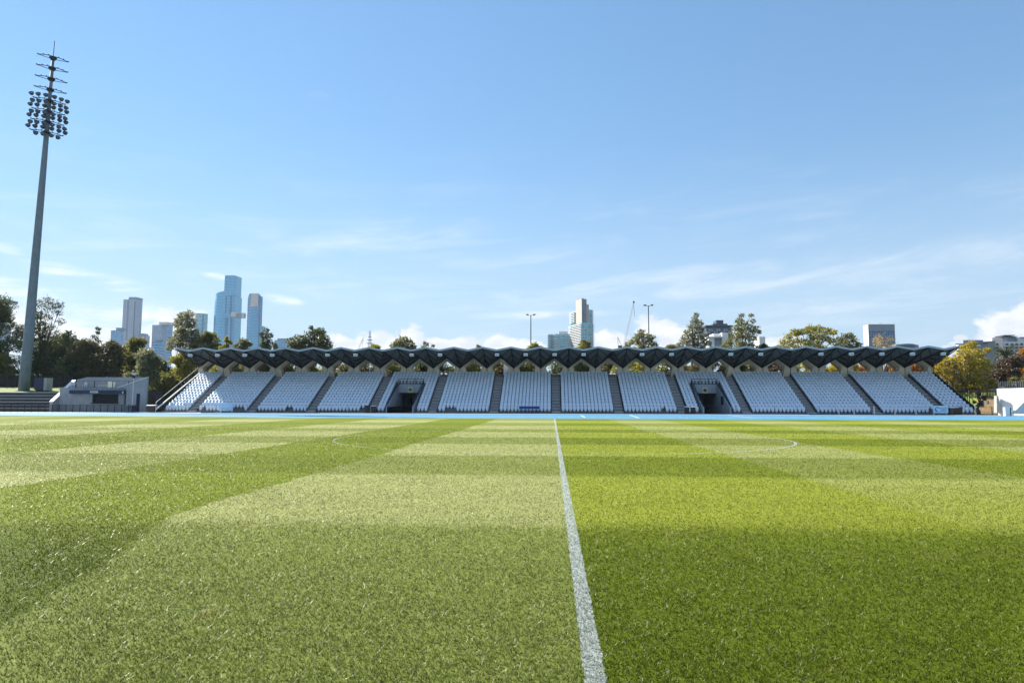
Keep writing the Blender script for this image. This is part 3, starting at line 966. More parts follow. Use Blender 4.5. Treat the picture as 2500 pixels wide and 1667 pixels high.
w.build('serving_hatch', M['winglass'], kio)
w = MB(KO)
w.box(gx(291.7, KY), fx1 - 0.02, KY + 1.1, KY + 1.19, 0.014, kp(296, 961).z)
w.build('door', M['brown'], kio)
w = MB(KO)
w.box(d0, d1, KY + 0.8, KY + 0.9, 0.014, dz)
w.build('door', M['navy'], kio)
w = MB(KO)
zr = kp(240, 929.5).z
rx0, rx1 = gx(167.5, KY), gx(313, KY)
for zz in (zr, zdeck + 0.08):
    w.box(rx0, rx1, KY + 1.25, KY + 1.30, zz - 0.04, zz)
for px in (167.5, 214, 259, 298.5):
    w.box(gx(px, KY) - 0.04, gx(px, KY) + 0.04, KY + 1.25, KY + 1.33, zdeck, zr)
ro = w.build('balustrade', M['steel'], kio)
w = MB(KO)                                           # two wall lights and a vent beside the doors
w.box(gx(292, KY), gx(294.5, KY), KY + 0.45, KY + 0.55, kp(293, 960).z, kp(293, 955).z)
w.build('wall_light', M['offwhite'], kio)
bo = empty('cream_board', (gx(269, KY + 2), KY + 2, zdeck), 'sunlit cream board leaning behind the rail of the kiosk deck', 'board')
MB().prism([(-0.52, 0.02), (-0.56, 1.02), (0.58, 0.86), (0.54, 0.0)], 0, 0.05).build('board', M['board'], bo)
for i, (px, lab) in enumerate(((171, 'leftmost pale chair on the kiosk deck'), (178, 'second pale chair from the left on the kiosk deck'), (204, 'pale chair beside the middle rail post on the kiosk deck'))):
    ch = empty('deck_chair', (gx(px, KY + 2.3), KY + 2.3, zdeck), lab, 'chair', 'pale chairs on the kiosk deck')
    MB().box(-0.22, 0.22, -0.2, 0.2, 0.43, 0.47).build('seat', M['offwhite'], ch)
    MB().box(-0.22, 0.22, 0.2, 0.24, 0.47, 0.9).build('backrest', M['offwhite'], ch)
    for sx_ in (-0.2, 0.2):
        for sy_ in (-0.18, 0.18):
            MB().box(sx_ - 0.02, sx_ + 0.02, sy_ - 0.02, sy_ + 0.02, 0, 0.43).build('leg', M['offwhite'], ch)
tb_ = empty('deck_table', (gx(250, KY + 2.6), KY + 2.6, zdeck), 'low pale counter on the kiosk deck left of the cream board', 'table')
MB().box(-0.75, 0.75, -0.3, 0.3, 0.34, 0.4).build('tabletop', M['offwhite'], tb_)
MB().box(-0.7, 0.7, -0.25, 0.25, 0, 0.34).build('base', M['concrete'], tb_)

gb = empty('grey_cabinet', (gx(318, 96.2), 96.2, 0.014), 'grey steel cabinet on the path before the right end of the kiosk', 'cabinet')
MB().box(-0.68, 0.42, -0.3, 0.3, 0, 0.98).build('body', M['galv'], gb)
MB().box(0.44, 0.74, -0.28, 0.28, 0, 0.96).build('side_case', M['navy'], gb)
MB().box(-0.72, 0.44, -0.33, 0.33, 0.982, 1.03).build('lid', M['offwhite'], gb)
cp = empty('camera_pole', (gx(322, 96.9), 96.9, 0.014), 'slim white camera pole standing in front of the kiosk', 'pole')
MB().tube([(0, 0, 0), (0.12, 0, at(325, 915, 96.9).z)], 0.045, 8).build('pole', M['offwhite'], cp)
zc = at(325, 915, 96.9).z
MB().box(-0.16, 0.38, -0.14, 0.14, zc, zc + 0.26).build('camera_head', M['offwhite'], cp)
MB().tube([(0.1, 0, zc + 0.26), (0.1, 0, zc + 0.52)], 0.10, 8).build('camera_dome', M['galv'], cp)
MB().box(-0.02, 0.24, -0.12, 0.12, zc - 0.5, zc - 0.1).build('control_box', M['steel'], cp)

kf = empty('path_fence', (gx(180, 95.6), 95.6, 0.014), 'low dark rail fence on thin posts before the terraces and the kiosk', 'fence')
x0_, x1_ = gx(-40, 95.6), gx(331, 95.6)
w = MB(kf.location)
for zz in (0.1, 1.02):
    w.box(x0_, x1_, 95.58, 95.62, 0.014 + zz, 0.014 + zz + 0.04)
w.build('rail', M['steel'], kf)
n_ = 22
for i in range(n_ + 1):
    xx = x0_ + (x1_ - x0_) * i / n_
    MB(kf.location).box(xx - 0.04, xx + 0.04, 95.63, 95.71, 0.014, 1.12).build('post', M['steel'], kf)
w = MB(kf.location)
for i in range(n_):
    for j in range(1, 10):
        xx = x0_ + (x1_ - x0_) * (i + j / 10) / n_
        w.box(xx - 0.006, xx + 0.006, 95.59, 95.61, 0.15, 1.03)
w.build('mesh_panel', M['steel'], kf)

# palisade gates between the kiosk and the stand
pf = empty('palisade_fence', (gx(372, 99.5), 99.5, 0.012), 'black palisade fence between the kiosk and the grandstand', 'fence')
xa_, xb_ = gx(351.5, 99.5) + 0.1, gx(392, 99.5)
zt_ = at(370, 953, 99.5).z
w = MB(pf.location)
for i in range(29):
    xx = xa_ + (xb_ - xa_) * i / 28
    w.box(xx - 0.032, xx + 0.032, 99.5, 99.53, 0.03, zt_)
w.build('pales', M['black'], pf)
w = MB(pf.location)
for zz in (0.35, zt_ - 0.3, 1.5):
    w.box(xa_, xb_, 99.535, 99.57, zz, zz + 0.06)
w.build('rail', M['black'], pf)
for t in (0, 0.52, 1):
    xx = xa_ + (xb_ - xa_) * t
    MB(pf.location).box(xx - 0.09, xx + 0.09, 99.58, 99.7, 0.013, zt_ + 0.1).build('post', M['black'], pf)


def wheelie(px, Y, label, group, lid=None, w=0.58, rz=0.0, body='black'):
    b = empty('wheelie_bin', (gx(px, Y), Y, 0.014), label, 'bin', group, rz)
    h = w / 2
    mb = MB()
    vs = [(-h * 0.8, -0.26, 0.05), (h * 0.8, -0.26, 0.05), (h * 0.8, 0.2, 0.05), (-h * 0.8, 0.2, 0.05), (-h, -0.34, 0.96), (h, -0.34, 0.96), (h, 0.3, 0.96), (-h, 0.3, 0.96)]
    mb.add(vs, [(0, 3, 2, 1), (4, 5, 6, 7), (0, 1, 5, 4), (1, 2, 6, 5), (2, 3, 7, 6), (3, 0, 4, 7)])
    mb.build('body', M[body], b)
    MB().prismx([(-0.40, 0.965), (-0.40, 1.0), (-0.05, 1.09), (0.34, 1.04), (0.34, 0.965)], -h - 0.03, h + 0.03).build('lid', M[lid or 'black'], b)
    MB().tube([(-h * 0.7, 0.36, 1.0), (h * 0.7, 0.36, 1.0)], 0.02, 6).build('handle', M['black'], b)
    for s in (-1, 1):
        MB().tube([(s * h * 0.85 - 0.03, 0.22, 0.1), (s * h * 0.85 + 0.03, 0.22, 0.1)], 0.1, 10).build('wheel', M['black'], b)
    return b


GR = 'wheelie bins in front of the stand'
wheelie(898, 95.4, 'black wheelie bin left of its twin, by the left tunnel', GR)
wheelie(912.3, 95.4, 'black wheelie bin with pale lid, the one nearer the left tunnel', GR, 'offwhite', 0.62)
wheelie(1676.5, 95.2, 'black wheelie bin left of its twin, by the right tunnel', GR, 'offwhite')
wheelie(1691.5, 95.2, 'black wheelie bin nearer the right tunnel, right of its twin', GR, 'offwhite')
wheelie(2320, 95.6, 'dark wheelie bin with white lid touching the swirl logo board', GR, 'white', 0.62, 0.1, 'brown')
wheelie(2331.5, 95.7, 'middle black wheelie bin right of the swirl logo board', GR, 'offwhite', 0.56, -0.06)
wheelie(2341, 95.8, 'black wheelie bin farthest right of the swirl logo board', GR, None, 0.56)
b = wheelie(371, 95.9, 'wide dark brown bin with pale lid before the palisade fence', GR, 'offwhite', 1.25, 0.0, 'brown')

# ---- boards, bench, cable covers along the front of the stand
def board(name, px0, px1, py0, py1, Y, label):
    a, c = at(px0, py1, Y), at(px1, py0, Y)
    b = empty(name, ((a.x + c.x) / 2, Y, 0.014), label, 'board', 'light blue boards on the path')
    wd, z0, z1 = (c.x - a.x) / 2, max(a.z, 0.05), c.z
    MB().box(-wd, wd, 0, 0.06, z0, z1).build('panel', M['signblue'], b)
    for s in (-1, 1):
        MB().box(s * wd * 0.8 - 0.03, s * wd * 0.8 + 0.03, 0.065, 0.4, 0, z1 * 0.8).build('foot', M['offwhite'], b)
    return b, wd, z0, z1


b, wd, z0_, z1_ = board('sponsor_board', 533.5, 569, 986, 1002.5, 95.4, 'light blue board with dark slash marks, before the left end of the stand')
for k, (xa, za, xb, zb) in enumerate(((-0.62, 0.46, -0.50, 0.66), (-0.36, 0.66, -0.20, 0.52), (-0.45, 0.58, -0.36, 0.66))):
    MB().prism([(xa, za), (xa + 0.07, za), (xb + 0.07, zb), (xb, zb)], -0.006, -0.001).build('mark', M['signink'], b)
for k, (xa, xb, z) in enumerate(((0.02, 0.42, 0.60), (0.02, 0.30, 0.50), (0.05, 0.62, 0.40))):
    MB().box(xa, xb, -0.005, -0.001, z, z + 0.03).build('mark', M['signteal'], b)
b, wd, z0_, z1_ = board('sponsor_board', 2278.5, 2314.5, 990.3, 1008.6, 95.2, 'light blue board with a round swirl logo, before the right end of the stand')
zc_ = (z0_ + z1_) / 2


def arc(c0, c1, r0, r1, a0, a1, n=14):
    o = [(c0 + r1 * math.cos(R(t)), c1 + r1 * math.sin(R(t))) for t in np.linspace(a0, a1, n)]
    return o + [(c0 + r0 * math.cos(R(t)), c1 + r0 * math.sin(R(t))) for t in np.linspace(a1, a0, n)]


for a0, a1, r0, r1, m_ in ((25, 170, 0.21, 0.33, 'signteal'), (165, 265, 0.19, 0.32, 'blue'), (-80, 15, 0.06, 0.26, 'signpale')):
    MB().prism(arc(-wd * 0.42, zc_, r0, r1, a0, a1), -0.006, -0.001).build('logo', M[m_], b)
for j, t in enumerate(('MELBOURNE', 'SPORTS', 'CENTRES')):
    o = text_mesh(t, 0.165, 'lettering', M['signink'], b, (wd * 0.40, -0.004, zc_ + 0.15 - 0.17 * j), 0.002)

be = empty('team_bench', (gx(1292, 95.8), 95.8, 0.014), 'royal blue bench with a broad backrest before the middle of the stand', 'bench')
MB().box(-1.42, 1.42, 0.2, 0.26, 0.66, 1.02).build('backrest', M['blue'], be)
MB().box(-1.42, 1.42, -0.2, 0.18, 0.40, 0.45).build('seat', M['blue'], be)
for xx in (-1.25, -0.4, 0.4, 1.2):
    MB().box(xx - 0.03, xx + 0.03, -0.18, -0.12, 0, 0.398).build('leg', M['blue'], be)
    MB().box(xx - 0.03, xx + 0.03, 0.185, 0.199, 0, 1.0).build('leg', M['blue'], be)

sf = empty('stand_fence', ((SL + SR) / 2, 96.0, 0.014), 'thin wire fence with slim pale posts along the foot of the grandstand', 'fence')
w = MB(sf.location)
for zz in (0.12, 0.62, 1.1):
    w.box(SL, SR, 96.0, 96.012, zz, zz + 0.014)
w.build('wire', M['galv'], sf)
for px in (436, 455, 487, 528, 604, 627, 748, 772, 850, 945, 1021, 1063, 1105, 1111, 1192, 1240, 1370, 1500, 1560, 1612, 1663, 1765, 1795, 1798, 1843, 1891, 1945, 1968, 1999):
    xx = gx(px, 96.0)
    MB(sf.location).box(xx - 0.025, xx + 0.025, 95.95, 95.998, 0.014, 1.14).build('post', M['galv'], sf)
for px in (2047, 2084, 2133, 2184, 2235, 2380):
    xx = gx(px, 96.0)
    MB(sf.location).box(xx - 0.09, xx + 0.09, 95.93, 95.998, 0.014, 1.16).build('gate_post', M['offwhite'], sf)

def hose(px0, px1, lab, sd):
    rr_ = random.Random(sd)
    x0, x1 = gx(px0, 93.2), gx(px1, 93.2)
    n = int((x1 - x0) / 0.5)
    pts = []
    y = 93.2
    for i in range(n + 1):
        y += rr_.uniform(-0.12, 0.12) - (y - 93.2) * 0.08
        pts.append((x0 + (x1 - x0) * i / n, y, 0.07))
    o = MB().tube(pts, 0.06, 6).build('hose', M['hose'])
    prop(o, lab, 'hose', 'black hoses on the path')


hose(492, 780, 'black hose snaking along the path below the left seating blocks', 3)
hose(1975, 2330, 'black hose lying along the path below the right seating blocks', 5)

# ------------------------------------------------------------------ floodlight mast
MY = 108.0
mb_ = at(58, 956, MY)
mast = empty('floodlight_mast', (mb_.x, MY, mb_.z), 'very tall tapering grey floodlight mast with eight crossarms on the left bank', 'floodlight mast')
# the pole follows the slight lean it has in the photograph
tip = at(129, 150, MY)
wid = lambda px, y: px / F * MY / 2 * 1.03
MO = mast.location


def along(py):
    """point of the leaning pole seen at picture height py"""
    a, b = 0.0, 1.3
    for _ in range(50):
        m_ = (a + b) / 2
        p = mb_.lerp(tip, m_)
        d = p - Vector((0, 0, EYE))
        y = 833.5 - F * d.dot(UP) / d.dot(FW)
        if y > py: a = m_
        else: b = m_
    return mb_.lerp(tip, a)


ps = [along(y) for y in (956, 800, 640, 480, 340, 240, 140)]
MB(MO).tube([p - MO + MO for p in ps], [0.82, 0.72, 0.62, 0.52, 0.40, 0.30, 0.22], 16).build('pole', M['galv'], mast, True)
for y in (870, 660, 500):
    q = along(y)
    r_ = 0.82 - (956 - y) / 816 * 0.62
    MB(MO).tube([q, q + (tip - mb_).normalized() * 0.12], r_ + 0.02, 16).build('joint_collar', M['galv'], mast)
MB(MO).tube([mb_ + Vector((0, 0, -0.2)), mb_ + Vector((0, 0, 0.12))], 1.25, 16).build('base_plinth', M['concrete'], mast)
a_, b_ = along(143), along(101)
MB(MO).tube([a_, b_], 0.055, 6).build('lightning_rod', M['steel'], mast)
ARM = Vector((math.cos(R(43)), math.sin(R(43)), 0))
NRM = Vector((math.sin(R(43)), -math.cos(R(43)), 0))        # towards the pitch
lampm = MB()
pr = [(-0.30, 0.10), (-0.16, 0.26), (0.06, 0.36), (0.16, 0.37)]
n_ = 12
vs = [(yy, r_ * math.cos(2 * math.pi * k / n_), r_ * math.sin(2 * math.pi * k / n_)) for yy, r_ in pr for k in range(n_)]
vs = [(b, a, c) for a, b, c in vs]
fs = [(i * n_ + k, i * n_ + (k + 1) % n_, (i + 1) * n_ + (k + 1) % n_, (i + 1) * n_ + k) for i in range(3) for k in range(n_)] + [tuple(range(n_))]
lampm.add([(x, -y, z) for x, y, z in vs], fs)
lamp_me = lampm.mesh('floodlight', True)
lamp_me.materials.append(M['lampback'])
glass_me = MB().add([(0.35 * math.cos(2 * math.pi * k / n_), -0.15, 0.35 * math.sin(2 * math.pi * k / n_)) for k in range(n_)], [tuple(range(n_))]).mesh('glass')
glass_me.materials.append(M['lens'])
for li, py in enumerate((143, 168.5, 194.5, 220.5, 247.5, 273.5, 299, 325)):
    c = along(py) - MO
    arm = MB()
    half = 2.2 + 0.02 * li
    bow = [c + ARM * (half * t) + NRM * (0.75 * (1 - t * t) + 0.1) for t in np.linspace(-1, 1, 13)]
    arm.o = Vector((0, 0, 0))
    arm.tube(bow, 0.062, 6)
    chord = [c + ARM * (half * t) + NRM * 0.10 + Vector((0, 0, -0.22 * (1 - abs(t)))) for t in (-1, -0.5, 0, 0.5, 1)]
    arm.tube(chord, 0.05, 6)
    for t in (-1, -0.66, -0.33, 0.33, 0.66, 1):
        p = c + ARM * (half * t) + NRM * (0.75 * (1 - t * t) + 0.1)
        arm.tube([p, p + NRM * -0.001 + Vector((0, 0, 0.16))], 0.10, 6)
    arm.tube([c + Vector((0, 0, -0.35)), c + Vector((0, 0, 0.1))], [0.34, 0.62], 10)
    arm.build('crossarm', M['steel'], mast)
    if li >= 4:
        for j, t in enumerate((-1.12, -0.72, -0.27, 0.27, 0.72, 1.12)):
            for up in (0, 1):
                if li == 7 and not up and j in (0, 5):
                    continue
                p = c + ARM * (half * t * (1 if up else 0.93)) + NRM * (0.75 * (1 - min(1, t * t)) + 0.25) + Vector((0, 0, 0.55 if up else -0.62))
                o = link_mesh('floodlight', lamp_me, None, mast)
                o.location = p
                o.rotation_euler = (R(-28 - 8 * up), 0, R(43 + (-16 if up else 12) + 9 * t))
                o.scale = (1.08, 1.08, 1.08)
                g = link_mesh('glass', glass_me, None, o)

tc_ = at(106, 956, 107.2)
cab = empty('dark_cabinet', (tc_.x, 107.2, tc_.z - 0.05), 'dark cabinet on legs on the bank right of the floodlight mast', 'cabinet')
MB().box(-1.05, 0.45, -0.7, 0.7, 0.28, 2.25).build('body', M['navy'], cab)
MB().box(0.455, 1.0, -0.66, 0.66, 0.25, 2.27).build('sunlit_side', M['concrete'], cab)  # sunlit side put in as a lighter colour than the body
MB().box(-0.95, 0.9, -0.5, 0.5, 0, 0.28).build('base', M['steel'], cab)

fe = empty('screen_fence', (gx(80, 116), 116, BANK_Z), 'dark screened fence on top of the bank behind the mast', 'fence')
w = MB(fe.location)
xa_, xb_ = -135, gx(178, 116)
zt_ = at(60, 917, 116).z
w.box(xa_, xb_, 116, 116.05, BANK_Z + 0.9, zt_)
for i in range(120):
    xx = xa_ + (xb_ - xa_) * i / 119
    w.box(xx - 0.05, xx + 0.05, 115.9, 115.998, BANK_Z + 0.9, zt_ + 0.06)
w.build('screen', M['black'], fe)

# ------------------------------------------------------------------ right hand side: wall, shed, fences
WY = 94.0
rw = empty('white_wall', (gx(2434, WY), WY, 0.012), 'big smooth white wall in the sun at the right end of the stand', 'wall')
c_ = at(2433, 948.5, WY)
ex, ey = c_.x + 0.6 * 5.4, WY - 0.8 * 5.4
bx_, by_ = 0.8 * 0.4, 0.6 * 0.4
MB(rw.location).add([(c_.x, WY, 0.013), (ex, ey, 0.013), (ex + bx_, ey + by_, 0.013), (c_.x + bx_, WY + by_, 0.013),
                     (c_.x, WY, c_.z), (ex, ey, c_.z + 0.12), (ex + bx_, ey + by_, c_.z + 0.12), (c_.x + bx_, WY + by_, c_.z)],
                    [(0, 3, 2, 1), (4, 5, 6, 7), (0, 1, 5, 4), (1, 2, 6, 5), (2, 3, 7, 6), (3, 0, 4, 7)]).build('wall', M['wallwhite'], rw)
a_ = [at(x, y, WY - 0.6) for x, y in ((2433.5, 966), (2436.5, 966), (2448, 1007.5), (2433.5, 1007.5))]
MB(rw.location).prism([(p.x, max(p.z, 0.013)) for p in a_][::-1], WY - 0.6, WY - 0.05).build('added_shadow_wedge', M['concrete'], rw)  # wedge added in place of the cast shadow at the wall's left
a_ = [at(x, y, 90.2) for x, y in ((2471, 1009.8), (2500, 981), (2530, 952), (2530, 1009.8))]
MB(rw.location).prism([(p.x, max(p.z, 0.013)) for p in a_][::-1], 90.2, 90.45).build('added_shadow_wall', M['wallwhite'], rw)  # added wall whose shaded face imitates a slanting cast shadow
rp = empty('pale_bollard_box', (gx(2457, 90.6), 90.6, 0.014), 'slim pale metal box standing before the white wall', 'box')
MB().box(-0.34, 0.26, -0.2, 0.2, 0, 1.06).build('body', M['white'], rp)
MB().box(0.262, 0.40, -0.18, 0.18, 0, 1.05).build('side', M['steel'], rp)

SY = 112.0
SH = Vector((gx(2387, SY), SY, 0.012))
sh = empty('timber_shed', SH, 'small shed clad in pale upright timber battens beside the white wall', 'shed', None, R(-50))
# the clad face runs from its far left end towards the eye, so the low sun from the left rakes along it
z1 = at(2410, 972, SY).z
ca, sa = math.cos(R(-50)), math.sin(R(-50))


def along_shed(px):
    """distance along the turned face at which picture column px meets it"""
    k = at(px, 985, 1.0).x
    return (k * SH.y - SH.x) / (ca - k * sa)


x1 = along_shed(2434)
w = MB()
w.box(0, x1, 0, 2.2, 0.001, z1)
w.build('wall', M['timber'], sh)
w = MB()
n_ = 15
for i in range(n_):
    xx = x1 * (i + 0.5) / n_
    w.box(xx - x1 * 0.016, xx + x1 * 0.016, -0.05, -0.002, 0.03, z1 + 0.02)
w.build('batten', M['timber'], sh)
for nm, pa_, pb_, za_, zb2_, m_ in (('window', 2392, 2400.5, 0.55, 1.45, 'winglass'), ('meter_box', 2408, 2412, 0.95, 1.4, 'galv')):
    MB().box(along_shed(pa_), along_shed(pb_), -0.12, -0.055, z1 - 0.35 - (zb2_ - za_), z1 - 0.35).build(nm, M[m_], sh)
MB().box(-0.1, x1 + 0.1, -0.15, 2.3, z1 + 0.022, z1 + 0.12).build('roof', M['brown'], sh)

def slat_fence(name, px0, px1, py0, py1, Y, label, m, pitch, fill, back=None):
    a, c = at(px0, py1, Y), at(px1, py0, Y)
    f = empty(name, ((a.x + c.x) / 2, Y, max(0, a.z)), label, 'fence')
    w = MB(f.location)
    n = int((c.x - a.x) / pitch)
    for i in range(n + 1):
        xx = a.x + pitch * i
        w.box(xx - pitch * fill / 2, xx + pitch * fill / 2, Y, Y + 0.04, a.z, c.z)
    w.build('slats', M[m], f)
    w = MB(f.location)
    for t in (0.15, 0.8):
        zz = a.z + (c.z - a.z) * t
        w.box(a.x, c.x, Y + 0.045, Y + 0.09, zz, zz + 0.08)
    w.build('rail', M['brown'], f)
    for t in (0, 0.34, 0.67, 1):
        xx = a.x + (c.x - a.x) * t
        MB(f.location).box(xx - 0.06, xx + 0.06, Y + 0.095, Y + 0.2, 0.0, c.z).build('post', M['brown'], f)
    return f


slat_fence('slat_fence', 2368, 2433, 952, 972, 114.5, 'dark green upright slat fence above the timber shed', 'timberdark', 0.22, 0.62)
slat_fence('slat_fence', 2438, 2570, 930.5, 947, 98.8, 'grey brown upright slat fence along the top of the white wall', 'slatgrey', 0.30, 0.5)
rbm = MB()
rbm.prismx([(99.2, 0), (99.2, 2.9), (103.2, 3.3), (135, 3.6), (150, 0.02)], gx(2445, 118), 140)
prop(rbm.build('bank', bank_m), kind='structure')
rf = empty('path_fence', (gx(2430, 95.7), 95.7, 0.014), 'low dark rail fence in front of the timber shed and the white wall', 'fence')
w = MB(rf.location)
xa_, xb_ = gx(2386, 95.7), gx(2530, 95.7)
for zz in (0.42, 1.02):
    w.box(xa_, xb_, 95.7, 95.73, zz, zz + 0.04)
w.build('rail', M['brown'], rf)
for i in range(5):
    xx = xa_ + (xb_ - xa_) * i / 4
    MB(rf.location).box(xx - 0.05, xx + 0.05, 95.735, 95.82, 0.014, 1.1).build('post', M['brown'], rf)

# ------------------------------------------------------------------ trees
def crown_mesh(lobes, leaf, dens, seed, thin=0):
    """leaf cards spread through lobes (x, y, z, r, squash), each lobe a ragged shell with leaves inside too"""
    g = np.random.default_rng(seed)
    P, S = [], []
    for (x, y, z, r, q) in lobes:
        n = max(40, int(dens * 16.0 * r * r * (0.4 if thin and r < thin else 1.0) / (leaf * leaf)))
        d = g.normal(size=(n, 3))
        d /= np.linalg.norm(d, axis=1)[:, None]
        lump = 1 + 0.28 * np.sin(d[:, 0] * 5.1 + x * 3) * np.sin(d[:, 1] * 4.3 + y) + 0.2 * np.sin(d[:, 2] * 7 + z * 2)
        rad = r * lump * (0.40 + 0.62 * np.sqrt(g.random(n)) + 0.22 * (g.random(n) > 0.86) * g.random(n))
        p = d * rad[:, None]
        p[:, 2] *= q
        P.append(p + np.array([x, y, z]))
        S.append(leaf * g.uniform(0.6, 1.3, n))
    P, S = np.concatenate(P), np.concatenate(S)
    n = len(P)
    a = g.normal(size=(n, 3))
    a /= np.linalg.norm(a, axis=1)[:, None]
    b = np.cross(a, g.normal(size=(n, 3)))
    b /= np.linalg.norm(b, axis=1)[:, None] + 1e-9
    a *= (S * 0.62)[:, None]
    b *= (S * 0.36)[:, None]
    V = np.stack([P - a, P + b * 0.9 + a * 0.1, P + a, P - b * 0.9 + a * 0.1], 1)
    me = bpy.data.meshes.new('crown')
    me.vertices.add(n * 4)
    me.vertices.foreach_set('co', V.astype(np.float32).ravel())
    me.loops.add(n * 4)
    me.loops.foreach_set('vertex_index', np.arange(n * 4, dtype=np.int32))
    me.polygons.add(n)
    me.polygons.foreach_set('loop_start', np.arange(0, n * 4, 4, dtype=np.int32))
    me.update()
    t = me.attributes.new('tint', 'FLOAT', 'FACE')
    t.data.foreach_set('value', g.random(n).astype(np.float32))
    return me


def lobes_for(shape, hw, z0, z1, seed, n=None):
    g = random.Random(seed)
    H = z1 - z0
    L = []
    cnt = n or {'round': 26, 'cone': 24, 'umbrella': 26, 'tall': 22, 'sparse': 18, 'wide': 34}[shape]
    for i in range(cnt):
        v = (i + g.random()) / cnt
        if shape in ('round', 'wide'):
            prof = math.sqrt(max(0.05, 1 - (2 * v - 0.85) ** 2 / 1.45))
            r = g.uniform(0.24, 0.40) * min(hw, H * 0.5)
        elif shape == 'cone':
            prof = 0.14 + 0.9 * (1 - v) ** 0.85
            r = g.uniform(0.22, 0.36) * hw * (1.05 - 0.55 * v)
        elif shape == 'umbrella':
            v = v ** 0.55
            prof = math.sqrt(max(0.04, 1 - (v - 0.45) ** 2 / 0.36))
            r = g.uniform(0.17, 0.28) * hw
        elif shape == 'tall':
            prof = 0.45 + 0.55 * math.sin(math.pi * min(1, v * 0.9 + 0.1))
            r = g.uniform(0.28, 0.46) * hw
        else:
            prof = math.sqrt(max(0.05, 1 - (2 * v - 0.9) ** 2 / 1.5))
            r = g.uniform(0.18, 0.32) * hw
        ang = g.uniform(0, 2 * math.pi)
        rr_ = (g.random() ** 0.5) * max(0.0, prof * hw - r * 0.6)
        z = z0 + r * 0.6 + v * max(0.1, H - r * 1.5)
        L.append((math.cos(ang) * rr_, math.sin(ang) * rr_ * 0.9, z, r, g.uniform(0.65, 0.9)))
    return L


def limb_mesh(lobes, h, tr_, seed, twigs=0):
    g = random.Random(seed)
    mb = MB()
    n = 6
    zfork = min(l[2] for l in lobes) * 0.55 + 0.4
    top = max(l[2] for l in lobes)
    pts = [Vector((0, 0, 0))]
    for i in range(1, n + 1):
        t = i / n
        pts.append(Vector((g.uniform(-0.25, 0.25) * t * 1.6, g.uniform(-0.2, 0.2), top * 0.86 * t)))
    mb.tube(pts, [tr_ * (1.15 - 0.9 * i / n) for i in range(n + 1)], 7)
    for (x, y, z, r, q) in lobes:
        t = g.uniform(0.25, 0.75)
        zb = max(zfork, z * t)
        k = min(n - 1, int(zb / (top * 0.86) * n))
        s = pts[k].lerp(pts[k + 1], 0.5)
        e = Vector((x, y, z))
        if (e - s).length < 0.5: continue
        mid = s.lerp(e, 0.5) + Vector((g.uniform(-0.3, 0.3), g.uniform(-0.3, 0.3), 0.25))
        mb.tube([s, mid, e], [tr_ * 0.38, tr_ * 0.24, tr_ * 0.08], 5)
        for _ in range(twigs):
            d = Vector((g.gauss(0, 1), g.gauss(0, 1) * 0.7, g.gauss(0.7, 0.7))).normalized()
            f = e + d * r * g.uniform(0.9, 2.0)
            m2 = e.lerp(f, 0.5) + Vector((g.uniform(-0.2, 0.2), g.uniform(-0.2, 0.2), 0.1))
            mb.tube([e, m2, f], [tr_ * 0.10, tr_ * 0.06, 0.012], 3)
            for _ in range(3):
                d2 = (d + Vector((g.gauss(0, 0.6), g.gauss(0, 0.6), g.gauss(0.2, 0.5)))).normalized()
                mb.tube([m2, m2 + d2 * r * g.uniform(0.5, 1.0)], [tr_ * 0.05, 0.01], 3)
    return mb.mesh('trunk', True)


TREE_N = [0]


def tree(label, px0, px1, pyt, pyb, Y, shape, leaf, name='tree', base=None, group=None, dens=1.9, size=None, n=None, lobes=None, twigs=0, bark='bark', tr_=None, thin=0):
    TREE_N[0] += 1
    sd = 100 + TREE_N[0]
    base = 0.0 if base is None else base
    pm = (px0 + px1) / 2
    c = at(pm, pyt, Y)
    hw = (gx(px1, Y, pyt) - gx(px0, Y, pyt)) / 2
    zt, zb = c.z - base, at(pm, pyb, Y).z - base
    t = empty(name, (c.x, Y, base), label, 'tree', group)
    if lobes is None:
        L = lobes_for(shape, hw, zb, zt, sd, n)
    else:                                   # given as picture pixels (x, y, r)
        g = random.Random(sd)
        L = []
        for (x, y, r) in lobes:
            yy = g.uniform(-0.35, 0.35) * hw
            p = at(x, y, Y + yy)
            L.append((p.x - c.x, yy, p.z - base, r / F * Y, 0.85))
    leafs = size or max(0.2, 0.0022 * Y)
    link_mesh('trunk', limb_mesh(L, zt, tr_ or max(0.14, hw * 0.075), sd, twigs), M[bark], t)
    link_mesh('crown', crown_mesh(L, leafs, dens, sd, thin), LEAF[leaf], t)
    return t


BG = 'trees on the bank left of the stand'
SG = 'trees behind the stand'
G2 = random.Random(4)
tree('tall dark tree with bare twigs at its top, left of the floodlight mast', -75, 66, 716, 930, 124, 'round', 'dark', base=3, group=BG, n=30, twigs=3, dens=1.5)
tree('large dark tree with bare upper branches just right of the floodlight mast', 50, 158, 718, 935, 122, 'sparse', 'dark', base=3, group=BG, twigs=7, n=10,
     lobes=[(95, 800, 24), (120, 830, 26), (78, 838, 30), (108, 870, 34), (130, 885, 26), (75, 890, 36), (100, 915, 36), (140, 910, 22), (92, 770, 15), (118, 775, 11),
            (136, 745, 12), (120, 734, 11), (102, 738, 11), (147, 785, 10), (143, 765, 9), (88, 748, 12), (130, 755, 12), (148, 748, 8), (112, 752, 11), (126, 800, 10)], dens=1.5, thin=0.95)
tree('yellowish green bush low on the bank left of the mast', -30, 40, 858, 940, 118, 'round', 'olive', base=3, group=BG)
tree('dark sparse tree with crooked arching branches right of the bare topped tree', 140, 196, 806, 930, 121, 'sparse', 'dark', base=3, group=BG, twigs=2, n=18)
